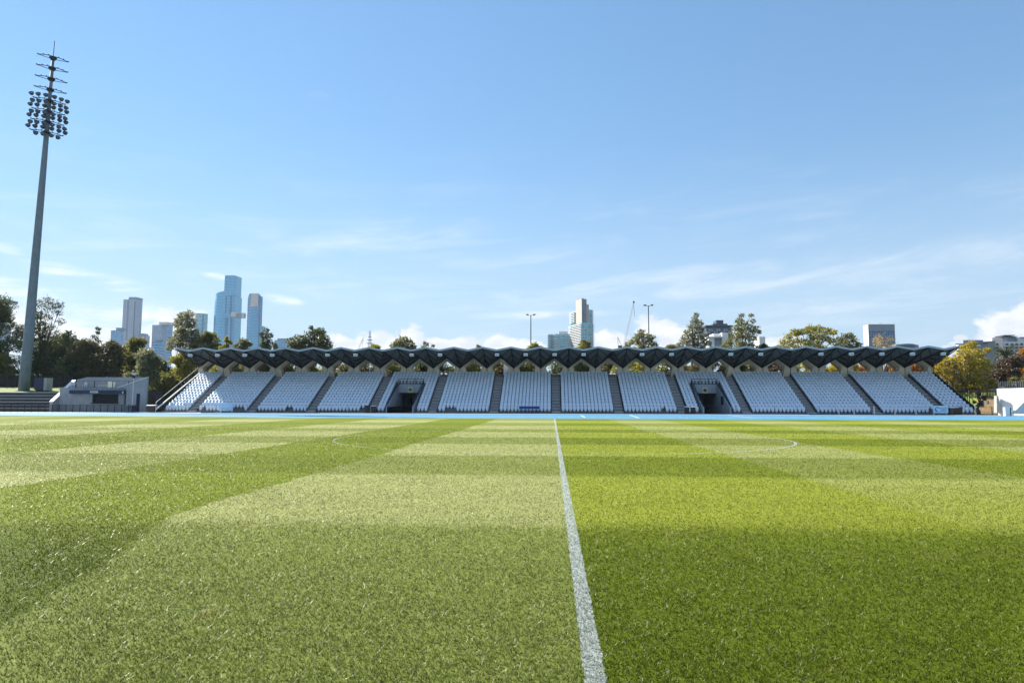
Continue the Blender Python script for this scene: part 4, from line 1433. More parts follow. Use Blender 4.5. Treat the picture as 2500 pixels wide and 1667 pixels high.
tree('wide dark tree behind the middle of the kiosk', 165, 262, 822, 938, 120, 'wide', 'brown', base=3, group=BG, dens=2.2)
tree('thin upright tree with feathery top above the kiosk', 222, 262, 793, 900, 123, 'sparse', 'dark', base=3, group=BG, twigs=3, dens=1.3)
tree('dense dark tree below the squat glass tower', 238, 314, 826, 940, 121, 'round', 'brown', base=3, group=BG, dens=2.2)
tree('dark olive dome shaped tree below the tall pale tower', 300, 376, 818, 925, 126, 'round', 'olive', base=0, group=BG, dens=2.2)
tree('rounded grey green tree behind the right end of the kiosk', 312, 402, 846, 975, 112, 'round', 'grey', base=0, group=BG, dens=2.4)
tree('small dark bush filling the gap behind the kiosk roof deck', 140, 240, 868, 945, 118, 'wide', 'dark', base=3, group=BG)
tree('tall upright grey green gum tree above the left tip of the stand roof', 408, 484, 762, 862, 132, 'tall', 'grey', group=SG, name='gum_tree', lobes=[
    (447, 772, 14), (462, 768, 13), (440, 790, 17), (466, 788, 15), (455, 805, 20), (440, 820, 20), (470, 818, 19), (428, 838, 16), (418, 832, 10), (455, 838, 22), (480, 840, 18), (412, 850, 9), (495, 850, 16)], dens=2.0)
tree('yellow olive tree standing beside the left end of the stand', 408, 492, 852, 965, 113, 'round', 'lime', group=SG, dens=2.2)
tree('dark green tree low behind the left handrail of the stand', 360, 440, 905, 975, 109, 'wide', 'olive', group=SG, dens=2.2)
tree('golden green small tree under the left roof tip', 468, 505, 868, 960, 116, 'round', 'lime', group=SG, dens=2.0)
tree('olive brown tree right of the gum tree behind the roof', 478, 544, 806, 880, 134, 'round', 'olive', group=SG, dens=2.2)
tree('bushy yellowish tree below the tallest glass tower', 526, 584, 818, 880, 131, 'cone', 'lime', group=SG)
tree('grey green tree below the leaning glass tower', 572, 622, 824, 880, 133, 'round', 'grey', group=SG)
tree('narrow dark upright tree right of the leaning glass tower', 634, 668, 800, 880, 133, 'tall', 'dark', group=SG, lobes=[
    (650, 806, 8), (642, 818, 10), (658, 820, 9), (648, 832, 12), (660, 838, 9), (642, 842, 10), (652, 850, 14), (648, 865, 14)])
tree('small yellow tree peeping over the roof beside a far glass block', 664, 684, 836, 880, 131, 'round', 'lime', group=SG)
tree('broad very dark tree with a high right half behind the roof', 700, 812, 798, 885, 136, 'round', 'dark', group=SG, name='fig_tree', lobes=[
    (716, 838, 16), (735, 832, 17), (728, 850, 16), (750, 842, 18), (768, 818, 19), (782, 812, 14), (790, 832, 17), (775, 842, 18), (800, 846, 12), (745, 862, 20), (785, 862, 20), (760, 800, 6), (712, 858, 14)], dens=2.6)
tree('pale yellowish tree top right of the far lattice mast', 890, 938, 838, 885, 134, 'round', 'lime', group=SG)
tree('olive dome of a tree below the thin white crane', 950, 1016, 822, 885, 134, 'round', 'olive', group=SG, lobes=[
    (985, 832, 12), (970, 838, 11), (1000, 838, 11), (960, 846, 9), (1010, 847, 8), (985, 850, 14), (998, 856, 12), (965, 858, 10)], dens=2.4)
tree('thin leaved pale tree top second right of the white crane', 1022, 1066, 830, 885, 133, 'sparse', 'grey', group=SG, twigs=1, n=12)
tree('single small dark green tree top alone over the roof', 1157, 1181, 840, 885, 132, 'round', 'olive', group=SG)
tree('small golden green tree below the left twin headed lamp pole', 1278, 1330, 835, 885, 134, 'wide', 'lime', group=SG)
tree('low reddish green dome of a tree below the stepped apartment tower', 1398, 1454, 828, 885, 134, 'wide', 'olive', group=SG, dens=2.3)
tree('green tree with a pointed middle below the right twin headed lamp pole', 1520, 1606, 802, 885, 136, 'cone', 'olive', group=SG, lobes=[
    (1565, 810, 8), (1560, 820, 10), (1575, 822, 10), (1590, 824, 9), (1550, 832, 11), (1535, 840, 9), (1565, 838, 12), (1585, 838, 12), (1598, 842, 9), (1528, 850, 8), (1570, 855, 14), (1548, 856, 12)])
tree('tall conical grey green gum tree left of the charcoal rooftop', 1640, 1738, 760, 885, 130, 'cone', 'grey', group=SG, name='gum_tree', lobes=[
    (1700, 768, 7), (1697, 782, 10), (1708, 790, 10), (1690, 798, 13), (1708, 806, 12), (1682, 815, 13), (1700, 822, 15), (1718, 824, 10), (1672, 830, 12), (1690, 840, 15), (1712, 842, 14), (1728, 838, 9), (1660, 842, 9), (1680, 856, 14), (1720, 858, 13)], dens=1.8)
tree('low olive tree at the foot of the conical gum tree', 1612, 1665, 838, 885, 128, 'wide', 'olive', group=SG)
tree('tall twin peaked gum tree with rusty leaves right of the charcoal rooftop', 1748, 1866, 762, 885, 130, 'tall', 'olive', group=SG, name='gum_tree', lobes=[
    (1810, 770, 7), (1806, 784, 10), (1834, 770, 6), (1838, 784, 7), (1820, 795, 12), (1800, 800, 11), (1840, 804, 12), (1815, 815, 15), (1795, 822, 14), (1835, 825, 13), (1852, 810, 7), (1780, 838, 12), (1808, 842, 15), (1830, 848, 13), (1765, 848, 9), (1850, 850, 9), (1790, 860, 14)], dens=1.8)
tree('small dark shrub top right of the twin peaked gum tree', 1846, 1882, 836, 885, 129, 'round', 'dark', group=SG)
tree('wide flat topped tree with clumped bright foliage behind the right of the roof', 1895, 2060, 800, 885, 132, 'umbrella', 'lime', group=SG, name='wattle_tree', lobes=[
    (1940, 812, 12), (1958, 810, 11), (1978, 804, 13), (1998, 804, 12), (2018, 808, 12), (2035, 812, 9), (1925, 822, 9), (1912, 836, 10), (1930, 836, 11), (1950, 832, 11), (1985, 820, 13), (2010, 824, 13), (1968, 838, 12), (1990, 838, 12), (1902, 846, 7), (1920, 850, 9), (1945, 850, 10), (1975, 854, 11), (2005, 850, 12), (2030, 832, 10)], dens=2.1)
tree('dark olive rounded tree left of the grey office block', 2035, 2112, 814, 885, 129, 'round', 'olive', group=SG, lobes=[
    (2062, 822, 9), (2075, 820, 9), (2048, 830, 9), (2085, 830, 10), (2065, 838, 13), (2045, 846, 11), (2095, 842, 9), (2080, 850, 12), (2058, 856, 12), (2104, 852, 7)])
tree('sparse tan tree with bare twigs before the grey office block', 2112, 2190, 814, 885, 128, 'sparse', 'pink', group=SG, twigs=3, n=15, dens=0.8, bark='palebark')
cols_ = ['lime', 'brown', 'olive', 'lime', 'brown', 'olive', 'dark', 'olive', 'brown', 'olive', 'dark', 'brown', 'lime', 'olive', 'brown', 'olive', 'rust', 'lime', 'gold', 'orange', 'orange']
for i, lf in enumerate(cols_):
    px = 545 + i * 84
    tree('%s tree glimpsed through the stand openings, %s from the left' % (
        dict(lime='yellow green', brown='brownish', olive='olive', dark='dark', rust='rusty', gold='golden', orange='orange')[lf], ORD[i]),
        px - 62, px + 62, 868 + G2.uniform(-4, 10), 945, (138 if i >= 19 else 116) + G2.uniform(-2, 4), 'wide', lf, group='trees seen through the openings of the stand', dens=2.0, n=34)
tree('golden plane tree with pale twigs right of the stand', 2262, 2440, 842, 1000, 131, 'round', 'gold', group=SG, name='plane_tree', n=10, twigs=1, dens=2.1, size=0.3, bark='palebark', lobes=[
    (2372, 842, 12), (2360, 850, 13), (2350, 866, 15), (2375, 868, 16), (2392, 862, 12), (2330, 884, 17), (2355, 888, 20), (2380, 890, 20), (2402, 884, 14), (2310, 898, 16), (2340, 908, 20),
    (2370, 915, 22), (2400, 912, 20), (2420, 900, 14), (2430, 920, 12), (2318, 922, 17), (2345, 935, 18), (2378, 938, 20), (2410, 938, 18), (2300, 908, 12), (2428, 940, 12), (2360, 955, 14), (2392, 955, 14),
    (2410, 855, 8), (2335, 945, 12), (2350, 965, 14), (2322, 950, 14), (2300, 930, 13), (2285, 905, 12), (2290, 890, 11), (2370, 975, 13), (2338, 970, 12), (2310, 880, 12)])
tree('orange leaved tree between the stand roof and the golden plane tree', 2255, 2325, 872, 960, 134, 'round', 'orange', group=SG, dens=1.9, size=0.28)
tree('dark rust coloured tree above the white wall', 2424, 2515, 862, 955, 114, 'round', 'rust', base=3, group=SG, dens=2.2)
tree('bright orange tree at the right edge beside the palm', 2478, 2540, 842, 925, 121, 'round', 'orange', base=3, group=SG, dens=2.0)
tree('green bush low behind the slat fence over the white wall', 2460, 2530, 915, 948, 109, 'wide', 'olive', base=3, group=SG)
tree('small bare limbed tree standing against the timber shed', 2372, 2404, 952, 995, 99.6, 'sparse', 'rust', name='young_tree', n=7, twigs=4, dens=0.5, tr_=0.17)

cw = empty('cream_shed', (gx(1240, 114), 114, 0), 'sunlit cream wall of a shed glimpsed through one opening at the back of the stand', 'shed')
MB().box(-0.75, 0.75, 0, 2.5, 0, at(1240, 868, 114).z).build('wall', M['board'], cw)
MB().box(-0.85, 0.85, -0.1, 2.6, at(1240, 868, 114).z + 0.002, at(1240, 866, 114).z).build('roof', M['offwhite'], cw)
tree('broad dark tree filling the gap between the mast and the kiosk', 96, 232, 812, 940, 128, 'wide', 'dark', base=3, group=BG, dens=1.9, n=40)
tree('dark brownish tree behind the right half of the kiosk', 250, 352, 838, 965, 130, 'wide', 'brown', base=0, group=BG, dens=1.9)
tree('dark tree low between the rounded grey green tree and the stand', 338, 436, 868, 990, 127, 'wide', 'dark', base=0, group=BG, dens=1.9)
pl = empty('palm_tree', (gx(2462, 117.5), 117.5, 3.2), 'palm with long arching fronds above the dark rust coloured tree', 'tree')
ztop = at(2462, 864, 117.5).z - 3.2
MB().tube([(0, 0, 0), (0.1, 0, ztop * 0.5), (0, 0, ztop)], [0.42, 0.34, 0.3], 9).build('trunk', M['bark'], pl)
for i in range(44):
    g = random.Random(500 + i)
    a = i * 2.39996
    up = g.uniform(-0.35, 1.25)
    ln = g.uniform(2.3, 3.1)
    f = MB()
    d = Vector((math.cos(a), math.sin(a), 0))
    sd = Vector((-d.y, d.x, 0))
    prev = Vector((0, 0, ztop))
    sp = [prev]
    for k in range(1, 8):
        t = k / 7
        ang = up - 1.5 * t * t
        prev = prev + (d * math.cos(ang) + Vector((0, 0, math.sin(ang)))) * (ln / 7)
        sp.append(prev)
    f.tube(sp, [0.05, 0.045, 0.04, 0.035, 0.03, 0.02, 0.015, 0.008], 3)
    for k in range(1, 8):
        for q in (0.0, 0.35, 0.7):
            p = sp[k - 1].lerp(sp[k], q)
            wl = 0.55 * math.sin(math.pi * min(0.97, (k + q) / 8)) + 0.12
            for s in (-1, 1):
                tip_ = p + sd * s * wl + d * 0.22 + Vector((0, 0, -0.16))
                f.add([p, p + d * 0.07, tip_], [(0, 1, 2)])
    f.build('frond', LEAF['palm'], pl)

# ------------------------------------------------------------------ lamp poles beyond the stand
for px, pyt, lab in ((1296, 769, 'slim twin headed lamp pole above the golden green tree top'), (1583, 746, 'taller twin headed lamp pole right of the red and white crane')):
    Y = 150
    p = at(px, pyt, Y)
    lp = empty('lamp_pole', (p.x, Y, 0), lab, 'lamp pole', 'twin headed lamp poles behind the stand')
    MB().tube([(0, 0, 0), (0, 0, p.z)], [0.16, 0.09], 8).build('pole', M['steel'], lp)
    MB().tube([(-0.75, 0, p.z - 0.02), (0, 0, p.z - 0.12), (0.75, 0, p.z - 0.02)], 0.04, 6).build('arm', M['steel'], lp)
    for s in (-1, 1):
        MB().prism([(s * 0.45, p.z - 0.02), (s * 0.55, p.z + 0.2), (s * 1.05, p.z + 0.16), (s * 1.0, p.z - 0.02)], -0.3, 0.3).build('lamp_head', M['lampback'], lp)

# ------------------------------------------------------------------ city beyond
def bx(px0, px1, pyt, Y, dep=None, pyb=990):
    a, c = at(px0, pyt, Y), at(px1, pyt, Y)
    dep = dep or 0.5 * (c.x - a.x)
    if px1 < 1348:
        return a.x, gx(px1, Y + dep, pyt), Y, Y + dep, 0.0, c.z
    return (gx(px0, Y + dep, pyt) if px0 > 1348 else a.x), c.x, Y, Y + dep, 0.0, c.z


def tower(name, label, px0, px1, pyt, Y, m, dep=None, cat='tower', group='towers of the far skyline'):
    x0, x1, y0, y1, z0, z1 = bx(px0, px1, pyt, Y, dep)
    t = empty(name, ((x0 + x1) / 2, Y, 0), label, cat, group)
    if m:
        MB(t.location).box(x0, x1, y0, y1, z0, z1).build('wall', M[m], t)
    return t


def addbox(t, part, m, px0, px1, py0, py1, Y, dep, name=None):
    a, c = at(px0, py1, Y), at(px1, py0, Y)
    return MB(t.location).box(a.x, c.x, Y, Y + dep, a.z, c.z).build(part, M[m], t)


# tall pale tower with a curved right side
Y = 1500
x0, x1 = gx(299, Y, 780), gx(346, Y + 20, 780)
zt = at(320, 731, Y).z
t = empty('pale_tower', ((x0 + x1) / 2, Y, 0), 'tall pale tower with a bowed right flank and dark central groove', 'tower', 'towers of the far skyline')
w_ = x1 - x0
pl_ = [(x0, Y)] + [(x0 + w_ * 0.62 + w_ * 0.38 * math.sin(a), Y + 16 - 16 * math.cos(a)) for a in np.linspace(0, 1.5, 9)] + [(x0 + w_, Y + 20), (x0, Y + 20)]
MB(t.location).prismz(pl_, 0, zt).build('wall', M['g_white'], t)
addbox(t, 'plant_room', 'mech', 314, 333, 725, 731, Y + 6, 25)
addbox(t, 'groove', 'darkb', 325.5, 329, 736, 830, Y - 0.8, 0.7)
addbox(t, 'groove', 'darkb', 340, 343, 785, 830, Y + 8, 0.7)
addbox(t, 'groove', 'mech', 310.5, 311.5, 732, 830, Y - 0.6, 0.5)
tower('glass_block', 'squat glass block with balconies left of the tall pale tower', 271, 302, 806, 1250, 'g_strip')
tt = bpy.data.objects['glass_block']
addbox(tt, 'plant_room', 'mech', 283, 299, 800, 806, 1252, 12)
t = tower('low_office', 'low grey office right of the foot of the tall pale tower', 345, 366, 819, 1300, 'g_pale')
addbox(t, 'plant_room', 'mech', 337, 352, 814, 822, 1298, 14)
t = tower('pale_office_tower', 'broad pale gridded office tower with a higher middle block', 372, 422, 793, 1100, 'g_pale', 34)
addbox(t, 'plant_room', 'whiteb', 388, 411, 786, 793, 1102, 20)
addbox(t, 'side_wall', 'g_strip', 401, 421.5, 794, 960, 1099, 0.9)
t = tower('striped_office', 'white striped office rising in front of the broad gridded tower', 371, 401, 833, 900, 'g_strip', 16)
addbox(t, 'plant_room', 'mech', 378, 391, 829, 833, 902, 8)
t = tower('shaded_apartment_block', 'bluish apartment block half hidden behind the tree left of the mast', -40, 31, 738, 700, 'g_pale', 30, 'apartment block')
addbox(t, 'plant_room', 'mech', -20, 20, 732, 738, 704, 14)
# round-cornered teal tower
Y = 1600
x0, x1 = gx(470, Y, 780), gx(498, Y, 780)
t = empty('teal_tower', ((x0 + x1) / 2, Y, 0), 'short round cornered teal glass tower right of the gum tree', 'tower', 'towers of the far skyline')
cx, r_ = (x0 + x1) / 2, (x1 - x0) / 2
MB(t.location).prismz([(cx + r_ * math.cos(a), Y + r_ + r_ * math.sin(a)) for a in np.linspace(0, 2 * math.pi, 28, endpoint=False)], 0, at(484, 764.5, Y).z).build('wall', M['g_teal'], t)
addbox(t, 'side_wall', 'g_deep', 491, 497.5, 767, 860, Y - 1, 1)
# curved blue tower
Y = 1740
x0, x1 = gx(511, Y, 760), gx(566, Y, 760)
t = empty('curved_tower', ((x0 + x1) / 2, Y, 0), 'blue glass tower with a curved left side next to the tallest tower', 'tower', 'towers of the far skyline')
cx, r_ = (x0 + x1) / 2, (x1 - x0) / 2
zt = at(535, 711, Y).z
zz = 0
prev = None
vs, rings = [], []
for k, (z, s) in enumerate(((0, 1.0), (zt * 0.6, 1.0), (zt * 0.86, 0.965), (zt, 0.90))):
    rings.append([(cx + r_ * s * math.cos(a), Y + r_ + r_ * s * math.sin(a), z + (0.02 * zt * math.cos(a) if k == 3 else 0)) for a in np.linspace(0, 2 * math.pi, 32, endpoint=False)])
vs = [p for r in rings for p in r]
fs = [(i * 32 + k, i * 32 + (k + 1) % 32, (i + 1) * 32 + (k + 1) % 32, (i + 1) * 32 + k) for i in range(3) for k in range(32)] + [tuple(range(96, 128))]
MB(t.location).add(vs, fs).build('wall', M['g_blue'], t)
addbox(t, 'dark_bay', 'g_deep', 519, 529.5, 771, 860, Y + r_ * 0.17, r_ * 0.3)
# tallest tower
Y = 1700
t = tower('tallest_tower', 'tallest tower, blue glass with an amber box jutting out halfway up', 545, 591, 722, Y, 'g_blue', 38)
x0, x1 = gx(545.5, Y, 700), gx(589.5, Y + 34, 700)
xm = x0 + (x1 - x0) * 0.93
zt = at(565, 673, Y).z
MB(t.location).prismz([(x0, Y + 5), (xm, Y - 3), (x1, Y + 4), (x1, Y + 34), (x0, Y + 34)], at(565, 721, Y).z, zt).build('upper_shaft', M['g_blue'], t)
addbox(t, 'crown', 'g_teal', 549, 572, 672.0, 680, Y + 8, 20)
for (a, b, c, d) in ((549.5, 553, 723, 765), (560, 566, 723, 765), (547, 556, 775, 840), (559.5, 566, 775, 840)):
    addbox(t, 'dark_bay', 'g_deep', a, b, c, d, Y - 1.2, 1.1)
addbox(t, 'amber_box', 'gold', 564, 577, 762, 773, Y - 8, 7.9)
addbox(t, 'amber_box', 'greyb', 577, 596, 764, 776, Y - 6, 10)
addbox(t, 'amber_box', 'gold', 590, 595.5, 765, 776, Y - 7, 0.9)

# leaning glass tower with the amber top
Y = 1620
t = empty('leaning_tower', (gx(620, Y, 780), Y, 0), 'glass tower with a slanting left edge and an amber panel at its top', 'tower', 'towers of the far skyline')
q = [at(x, y, Y) for x, y in ((600.5, 850), (605, 730), (608, 719), (610, 716.5), (629, 716), (632, 722), (630, 850))]
MB(t.location).prism([(p.x, max(0, p.z - 40) if i in (0, 6) else p.z) for i, p in enumerate(q)][::-1], Y, Y + 13).build('wall', M['g_strip'], t)
q = [at(x, y, Y - 0.5) for x, y in ((611, 749), (615, 718), (629.5, 717), (629.5, 748))]
MB(t.location).prism([(p.x, p.z) for p in q][::-1], Y - 0.6, Y - 0.1).build('amber_panel', M['gold'], t)
addbox(t, 'corner_bay', 'g_deep', 632.2, 632.6, 723, 850, Y + 0.5, 12)
q = [at(x, y, Y - 0.5) for x, y in ((603, 850), (613, 752), (629.5, 750), (627, 850))]
MB(t.location).prism([(p.x, p.z) for p in q][::-1], Y - 0.55, Y - 0.08).build('front_bay', M['g_blue'], t)
addbox(t, 'mast', 'darkb', 624.6, 625.6, 741, 756, Y - 0.9, 0.25)
tower('glass_office', 'small blue office at the foot of the leaning tower', 636, 646, 796, 1550, 'g_blue')
t = tower('low_glass_block', 'low glass block above the roof left of the broad dark tree', 670, 704, 830, 1300, 'g_strip')
addbox(t, 'plant_room', 'mech', 677, 697, 826, 830, 1302, 14)
# lattice mast, cranes
def lattice(name, label, cat, pts, wd, m, seg=10, group=None):
    a, b = Vector(pts[0]), Vector(pts[1])
    o = empty(name, a, label, cat, group)
    mb = MB(a)
    d = (b - a).normalized()
    s = d.cross(Vector((0, 1, 0))).normalized()
    L = [a.lerp(b, i / seg) for i in range(seg + 1)]
    w = lambda i: wd * (1 - 0.75 * i / seg)
    mb.tube([L[0] - s * w(0), L[-1] - s * w(seg)], wd * 0.11, 4)
    mb.tube([L[0] + s * w(0), L[-1] + s * w(seg)], wd * 0.11, 4)
    for i in range(seg):
        mb.tube([L[i] - s * w(i), L[i + 1] + s * w(i + 1)], wd * 0.08, 3)
        mb.tube([L[i] - s * w(i), L[i] + s * w(i)], wd * 0.08, 3)
    mb.build('lattice', M[m], o)
    return o


Y = 1250
sp = lattice('spire_mast', 'pale lattice spire far off, between the small crane and a yellowish tree', 'spire', [at(903, 890, Y), at(903, 812, Y)], 4.2, 'mech', 14)
for (py, r_) in ((838, 5.5), (830, 4.2), (822, 3.0)):
    p = at(903, py, Y)
    MB(sp.location).box(p.x - r_, p.x + r_, Y - 2, Y + 2, p.z - 0.5, p.z + 0.5).build('platform', M['galv'], sp)
MB(sp.location).tube([at(903, 813, Y), at(903, 807, Y)], 0.7, 5).build('tip', M['galv'], sp)
Y = 700
cr = lattice('crane', 'small luffing crane with a slanting jib left of the lattice spire', 'crane', [at(876, 850, Y), at(886.5, 825, Y)], 0.9, 'galv', 8, 'far cranes')
MB(cr.location).tube([at(886.5, 825, Y), at(884, 850, Y)], 0.12, 4).build('cable', M['steel'], cr)
cr = lattice('crane', 'short white crane mast above the olive dome of a tree', 'crane', [at(974, 850, Y), at(974, 808, Y)], 0.9, 'whiteb', 8, 'far cranes')
MB(cr.location).tube([at(976.8, 830, Y), at(976.8, 806, Y)], 0.22, 4).build('second_leg', M['whiteb'], cr)
cr = lattice('crane', 'tall slanting red and white crane jib left of the taller lamp pole', 'crane', [at(1522, 850, Y), at(1547, 738, Y)], 1.15, 'craneRed', 20, 'far cranes')
MB(cr.location).tube([at(1547, 737, Y), at(1549, 772, Y)], 0.16, 4).build('cable', M['steel'], cr)
p = at(1547, 738, Y)
MB(cr.location).box(p.x - 0.7, p.x + 0.9, Y - 0.6, Y + 0.6, p.z - 0.6, p.z + 1.1).build('jib_head', M['steel'], cr)
Y = 500
cr = lattice('crane', 'small dark crane cab and strut peeping over the roof left of the slanting crane jib', 'crane', [at(1519, 846, Y), at(1508, 823, Y)], 0.55, 'darkb', 6, 'far cranes')
MB(cr.location).tube([at(1508, 823, Y), at(1509.5, 848, Y)], 0.14, 4).build('cable', M['steel'], cr)
a_ = at(1513, 842, Y)
MB(cr.location).box(a_.x - 1.2, a_.x + 1.6, Y - 1, Y + 1, a_.z - 2.0, a_.z - 0.4).build('cab', M['darkb'], cr)

# apartments in the middle
Y = 620
t = tower('balcony_block', 'low teal balcony block left of the stepped apartment tower', 1354, 1393, 815, Y, 'g_teal', 20, 'apartment block')
addbox(t, 'side_wing', 'g_teal', 1337.5, 1354, 817, 880, Y + 4, 14)
addbox(t, 'plant_room', 'whiteb', 1364, 1386, 808.5, 815, Y + 3, 10)
for px in (1341.5, 1347):
    addbox(t, 'fin', 'mech', px, px + 2, 815, 880, Y + 3.2, 0.7)
for k in range(9):
    py = 819 + k * 4.4
    addbox(t, 'balcony', 'whiteb', 1353.4, 1368, py, py + 1.3, Y - 1.3, 1.28)
    addbox(t, 'balcony', 'whiteb', 1337, 1345, py + 2, py + 3.2, Y + 2.6, 1.3)
    addbox(t, 'balcony', 'whiteb', 1378, 1393.4, py + 1, py + 2.3, Y - 1.3, 1.28)
Y = 600
TA = R(25.5)
c_ = at(1421, 900, Y)
t = empty('stepped_apartment_tower', (c_.x, Y, 0), 'tall stepped apartment tower, beige above and teal glass below', 'apartment block', 'towers of the far skyline', TA)
mpp = Y / F                                   # metres per picture pixel at this distance
hz_ = lambda py: at(1421, py, Y).z
rx = lambda px: (px - 1421) * mpp / math.cos(TA)      # along the shaded right face
ly = lambda px: (1421 - px) * mpp / math.sin(TA)      # along the sunlit left face


def tbox(part, m, x0, x1, y0, y1, py0, py1):
    return MB().box(x0, x1, y0, y1, max(0, hz_(py1)), hz_(py0)).build(part, M[m], t)


tbox('wall', 'g_teal', 0, rx(1450), 0, ly(1393), 787, 1200)
tbox('beige_shaft', 'pink', 0.25, rx(1434), 0.25, ly(1407), 729.5, 787)
tbox('grey_face', 'greyb', 0.4, rx(1433), 0.1, 0.24, 731, 786.5)
tbox('grey_shaft', 'pink', rx(1434) + 0.01, rx(1439.5), 0.4, ly(1409), 742, 787)
tbox('left_wing', 'g_teal', 0.5, rx(1440), ly(1407) + 0.01, ly(1395), 756, 787)
tbox('right_wing', 'g_teal', rx(1439.5) + 0.01, rx(1449.5), 0.5, ly(1400), 754.5, 787)
tbox('top_plant', 'mech', 0.8, rx(1430), 1.5, ly(1412), 727.5, 729.4)
for k in range(22):
    py = 757.5 + k * 4.1
    if py < 785:
        tbox('balcony', 'whiteb', -0.9, 1.6, ly(1406), ly(1394.5), py, py + 1.2)
        tbox('balcony', 'mech', rx(1423.5), rx(1427), -0.7, 0.09, py, py + 1.3)
        tbox('balcony', 'whiteb', rx(1443), rx(1451.5), -0.4, 0.48, py, py + 1.1)
    elif py > 790:
        tbox('balcony', 'whiteb', -0.9, -0.005, 0.3, ly(1392.6), py, py + 1.5)
        for j in range(4):
            tbox('window', 'darkb', -0.2, -0.004, ly(1417.5 - j * 6), ly(1414 - j * 6), py + 1.7, py + 3.4)
        tbox('balcony', 'whiteb', rx(1441), rx(1452), -0.9, -0.005, py, py + 1.2)
        tbox('spandrel', 'whiteb', 0.1, rx(1440), -0.08, -0.004, py, py + 0.5)

# charcoal building with white block before it
Y = 420
t = empty('charcoal_building', (gx(1755, Y, 800), Y, 0), 'charcoal building with stacked flat roofs between the two tall gum trees', 'building', 'buildings behind the stand')
for (a, b, c, d, m_, dy, dp) in ((1749, 1766, 781.5, 791, 'darkb', 6, 8), (1741, 1776, 790, 800, 'darkb', 4, 12), (1722, 1789, 793.5, 798, 'darkb', 2, 16), (1726, 1786, 800, 845, 'darkb', 3, 14)):
    addbox(t, 'roof' if c < 799 and d < 801 else 'wall', m_, a, b, c, d, Y + dy, dp)
for r_ in range(2):
    for k in range(11):
        a = 1724 + k * 6
        addbox(t, 'window', 'offwhite' if (k + r_) % 3 else 'g_deep', a, a + 4.6, 803 + r_ * 6.4, 807 + r_ * 6.4, Y + 2.8, 0.18)
for r_ in range(4):
    addbox(t, 'balcony', 'mech', 1721, 1788, 800.6 + r_ * 6.4, 802.2 + r_ * 6.4, Y + 1.4, 1.38)
t = empty('white_flats', (gx(1752, 360, 830), 360, 0), 'plain white flats in front of the charcoal building', 'building', 'buildings behind the stand')
for (a, b, c, d, m_, dy) in ((1732, 1744, 824, 880, 'whiteb', 0), (1744, 1764, 823, 880, 'greyb', 2), (1764, 1778, 812, 880, 'whiteb', 1), (1741, 1760, 814.5, 823, 'whiteb', 3)):
    addbox(t, 'wall', m_, a, b, c, d, 360 + dy, 9)
addbox(t, 'roof', 'whiteb', 1728, 1766, 821, 824, 359, 12)
addbox(t, 'wall', 'whiteb', 1855, 1868, 822, 880, 365, 9)
# grey office block
Y = 480
t = empty('grey_office_block', (gx(2150, Y, 820), Y, 0), 'square grey office block with a blank top storey and white left side', 'building', 'buildings behind the stand')
x0, x1 = gx(2121, Y, 810), gx(2185, Y, 810)
zt = at(2150, 791.5, Y).z
MB(t.location).box(x0, x1, Y, Y + 7.5, 0, zt).build('wall', M['greyb'], t)
MB(t.location).box(x0 - 0.25, x0 - 0.002, Y + 0.2, Y + 7.3, 0, zt - 0.3).build('side_wall', M['beigeb'], t)
for r_ in range(6):
    for k in range(11):
        a = 2122.5 + k * 5.7
        addbox(t, 'window', 'g_deep', a, a + 3.7, 808 + r_ * 6.6, 812.5 + r_ * 6.6, Y - 0.12, 0.1)
MB(t.location).tube([at(2146, 792, Y + 5), at(2152, 788, Y + 5)], 0.2, 4).build('roof_davit', M['mech'], t)
t = empty('low_roof', (gx(2215, 300, 840), 300, 0), 'low dark curved roof peeping over the right end of the stand', 'building', 'buildings behind the stand')
q = [at(x, y, 300) for x, y in ((2187, 850), (2187, 841), (2215, 838.5), (2228, 839), (2243, 842.5), (2243, 844), (2238, 850))]
MB(t.location).prism([(p.x, p.z if i not in (0, 6) else 0) for i, p in enumerate(q)][::-1], 300, 312).build('roof', M['mech'], t)
for k in range(8):
    addbox(t, 'louvre', 'darkb', 2190 + k * 5.6, 2193 + k * 5.6, 843, 846, 299.7, 0.25)
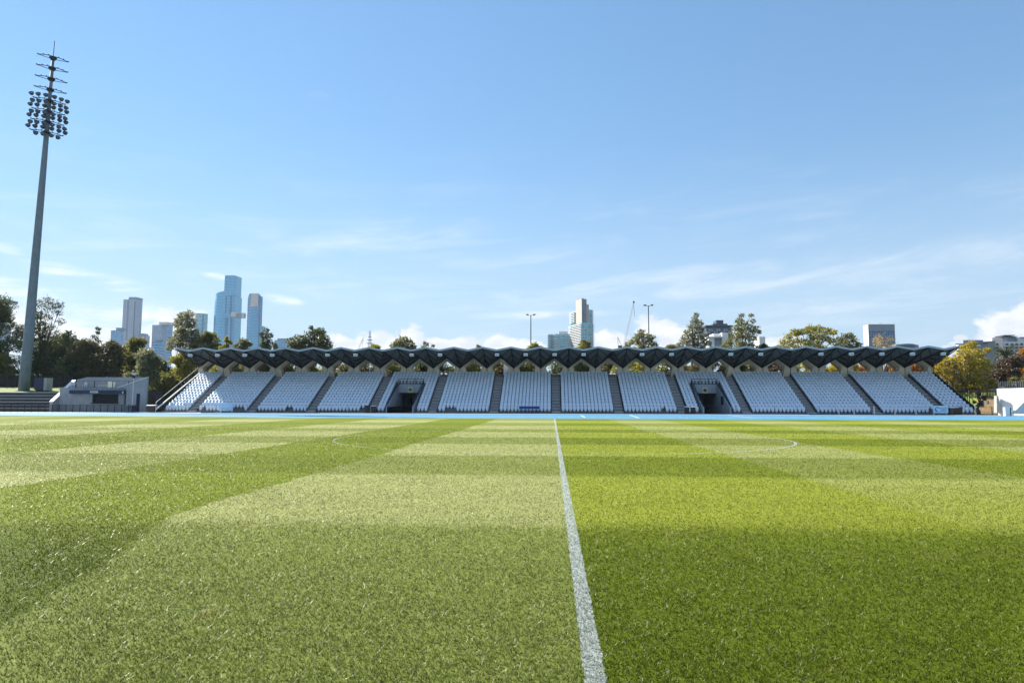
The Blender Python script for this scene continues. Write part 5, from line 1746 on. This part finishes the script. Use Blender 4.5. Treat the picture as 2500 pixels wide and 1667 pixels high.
# layered apartments on the right
Y = 330
t = empty('layered_apartments', (gx(2390, Y, 850), Y, 0), 'layered grey apartments with pale balcony bands behind the golden tree', 'apartment block', 'buildings behind the stand')
for (a, b, c, d, m_, dy, dp) in ((2340, 2430, 838, 960, 'greyb', 4, 12), (2352, 2400, 830, 838, 'mech', 3, 12), (2400, 2412, 834, 838, 'darkb', 3.5, 8), (2412, 2430, 832, 838, 'mech', 5, 12)):
    addbox(t, 'wall', m_, a, b, c, d, Y + dy, dp)
for k in range(6):
    py = 841 + k * 8.5
    addbox(t, 'balcony', 'beigeb', 2340, 2394, py, py + 4.2, Y + 2, 1.9)
    for j in range(5):
        addbox(t, 'window', 'darkb', 2342 + j * 10, 2349 + j * 10, py + 4.6, py + 8.2, Y + 3.7, 0.28)
Y = 420
t = empty('terraced_apartments', (gx(2480, Y, 840), Y, 0), 'white terraced apartments with roof pergolas behind the palm', 'apartment block', 'buildings behind the stand')
for (a, b, c, d, m_, dy) in ((2430, 2448, 826, 960, 'beigeb', 0), (2448, 2520, 834, 960, 'whiteb', 2), (2456, 2482, 823, 834, 'greyb', 5), (2485, 2520, 824, 834, 'whiteb', 4)):
    addbox(t, 'wall', m_, a, b, c, d, Y + dy, 4)
for (a, b, c) in ((2446, 2484, 820.5), (2452, 2478, 817.5), (2492, 2522, 822.5)):
    addbox(t, 'pergola', 'darkb', a, b, c, c + 1.6, Y + 3, 9)
for r_ in range(5):
    for j in range(7):
        addbox(t, 'window', 'darkb', 2432 + j * 12, 2438 + j * 12, 838 + r_ * 8, 843 + r_ * 8, Y - 0.3 if j < 1 else Y + 1.7, 0.28)
    addbox(t, 'balcony', 'whiteb', 2448, 2520, 844.2 + r_ * 8, 846 + r_ * 8, Y + 0.6, 1.3)

# ------------------------------------------------------------------ air
hz = MB().box(-2650, 2650, -200, 2750, -1.0, 420).mesh('haze')
hm_ = bpy.data.materials.new('haze_air')
hm_.use_nodes = True
N = Nodes(hm_.node_tree)
v = N.n('ShaderNodeVolumePrincipled', {'Color': (0.62, 0.80, 1.0, 1), 'Density': 0.00006, 'Anisotropy': 0.2})
N.link(v.outputs[0], N.n('ShaderNodeOutputMaterial').inputs['Volume'])
prop(link_mesh('haze', hz, hm_), 'thin pale haze in the air', None, None, 'stuff')
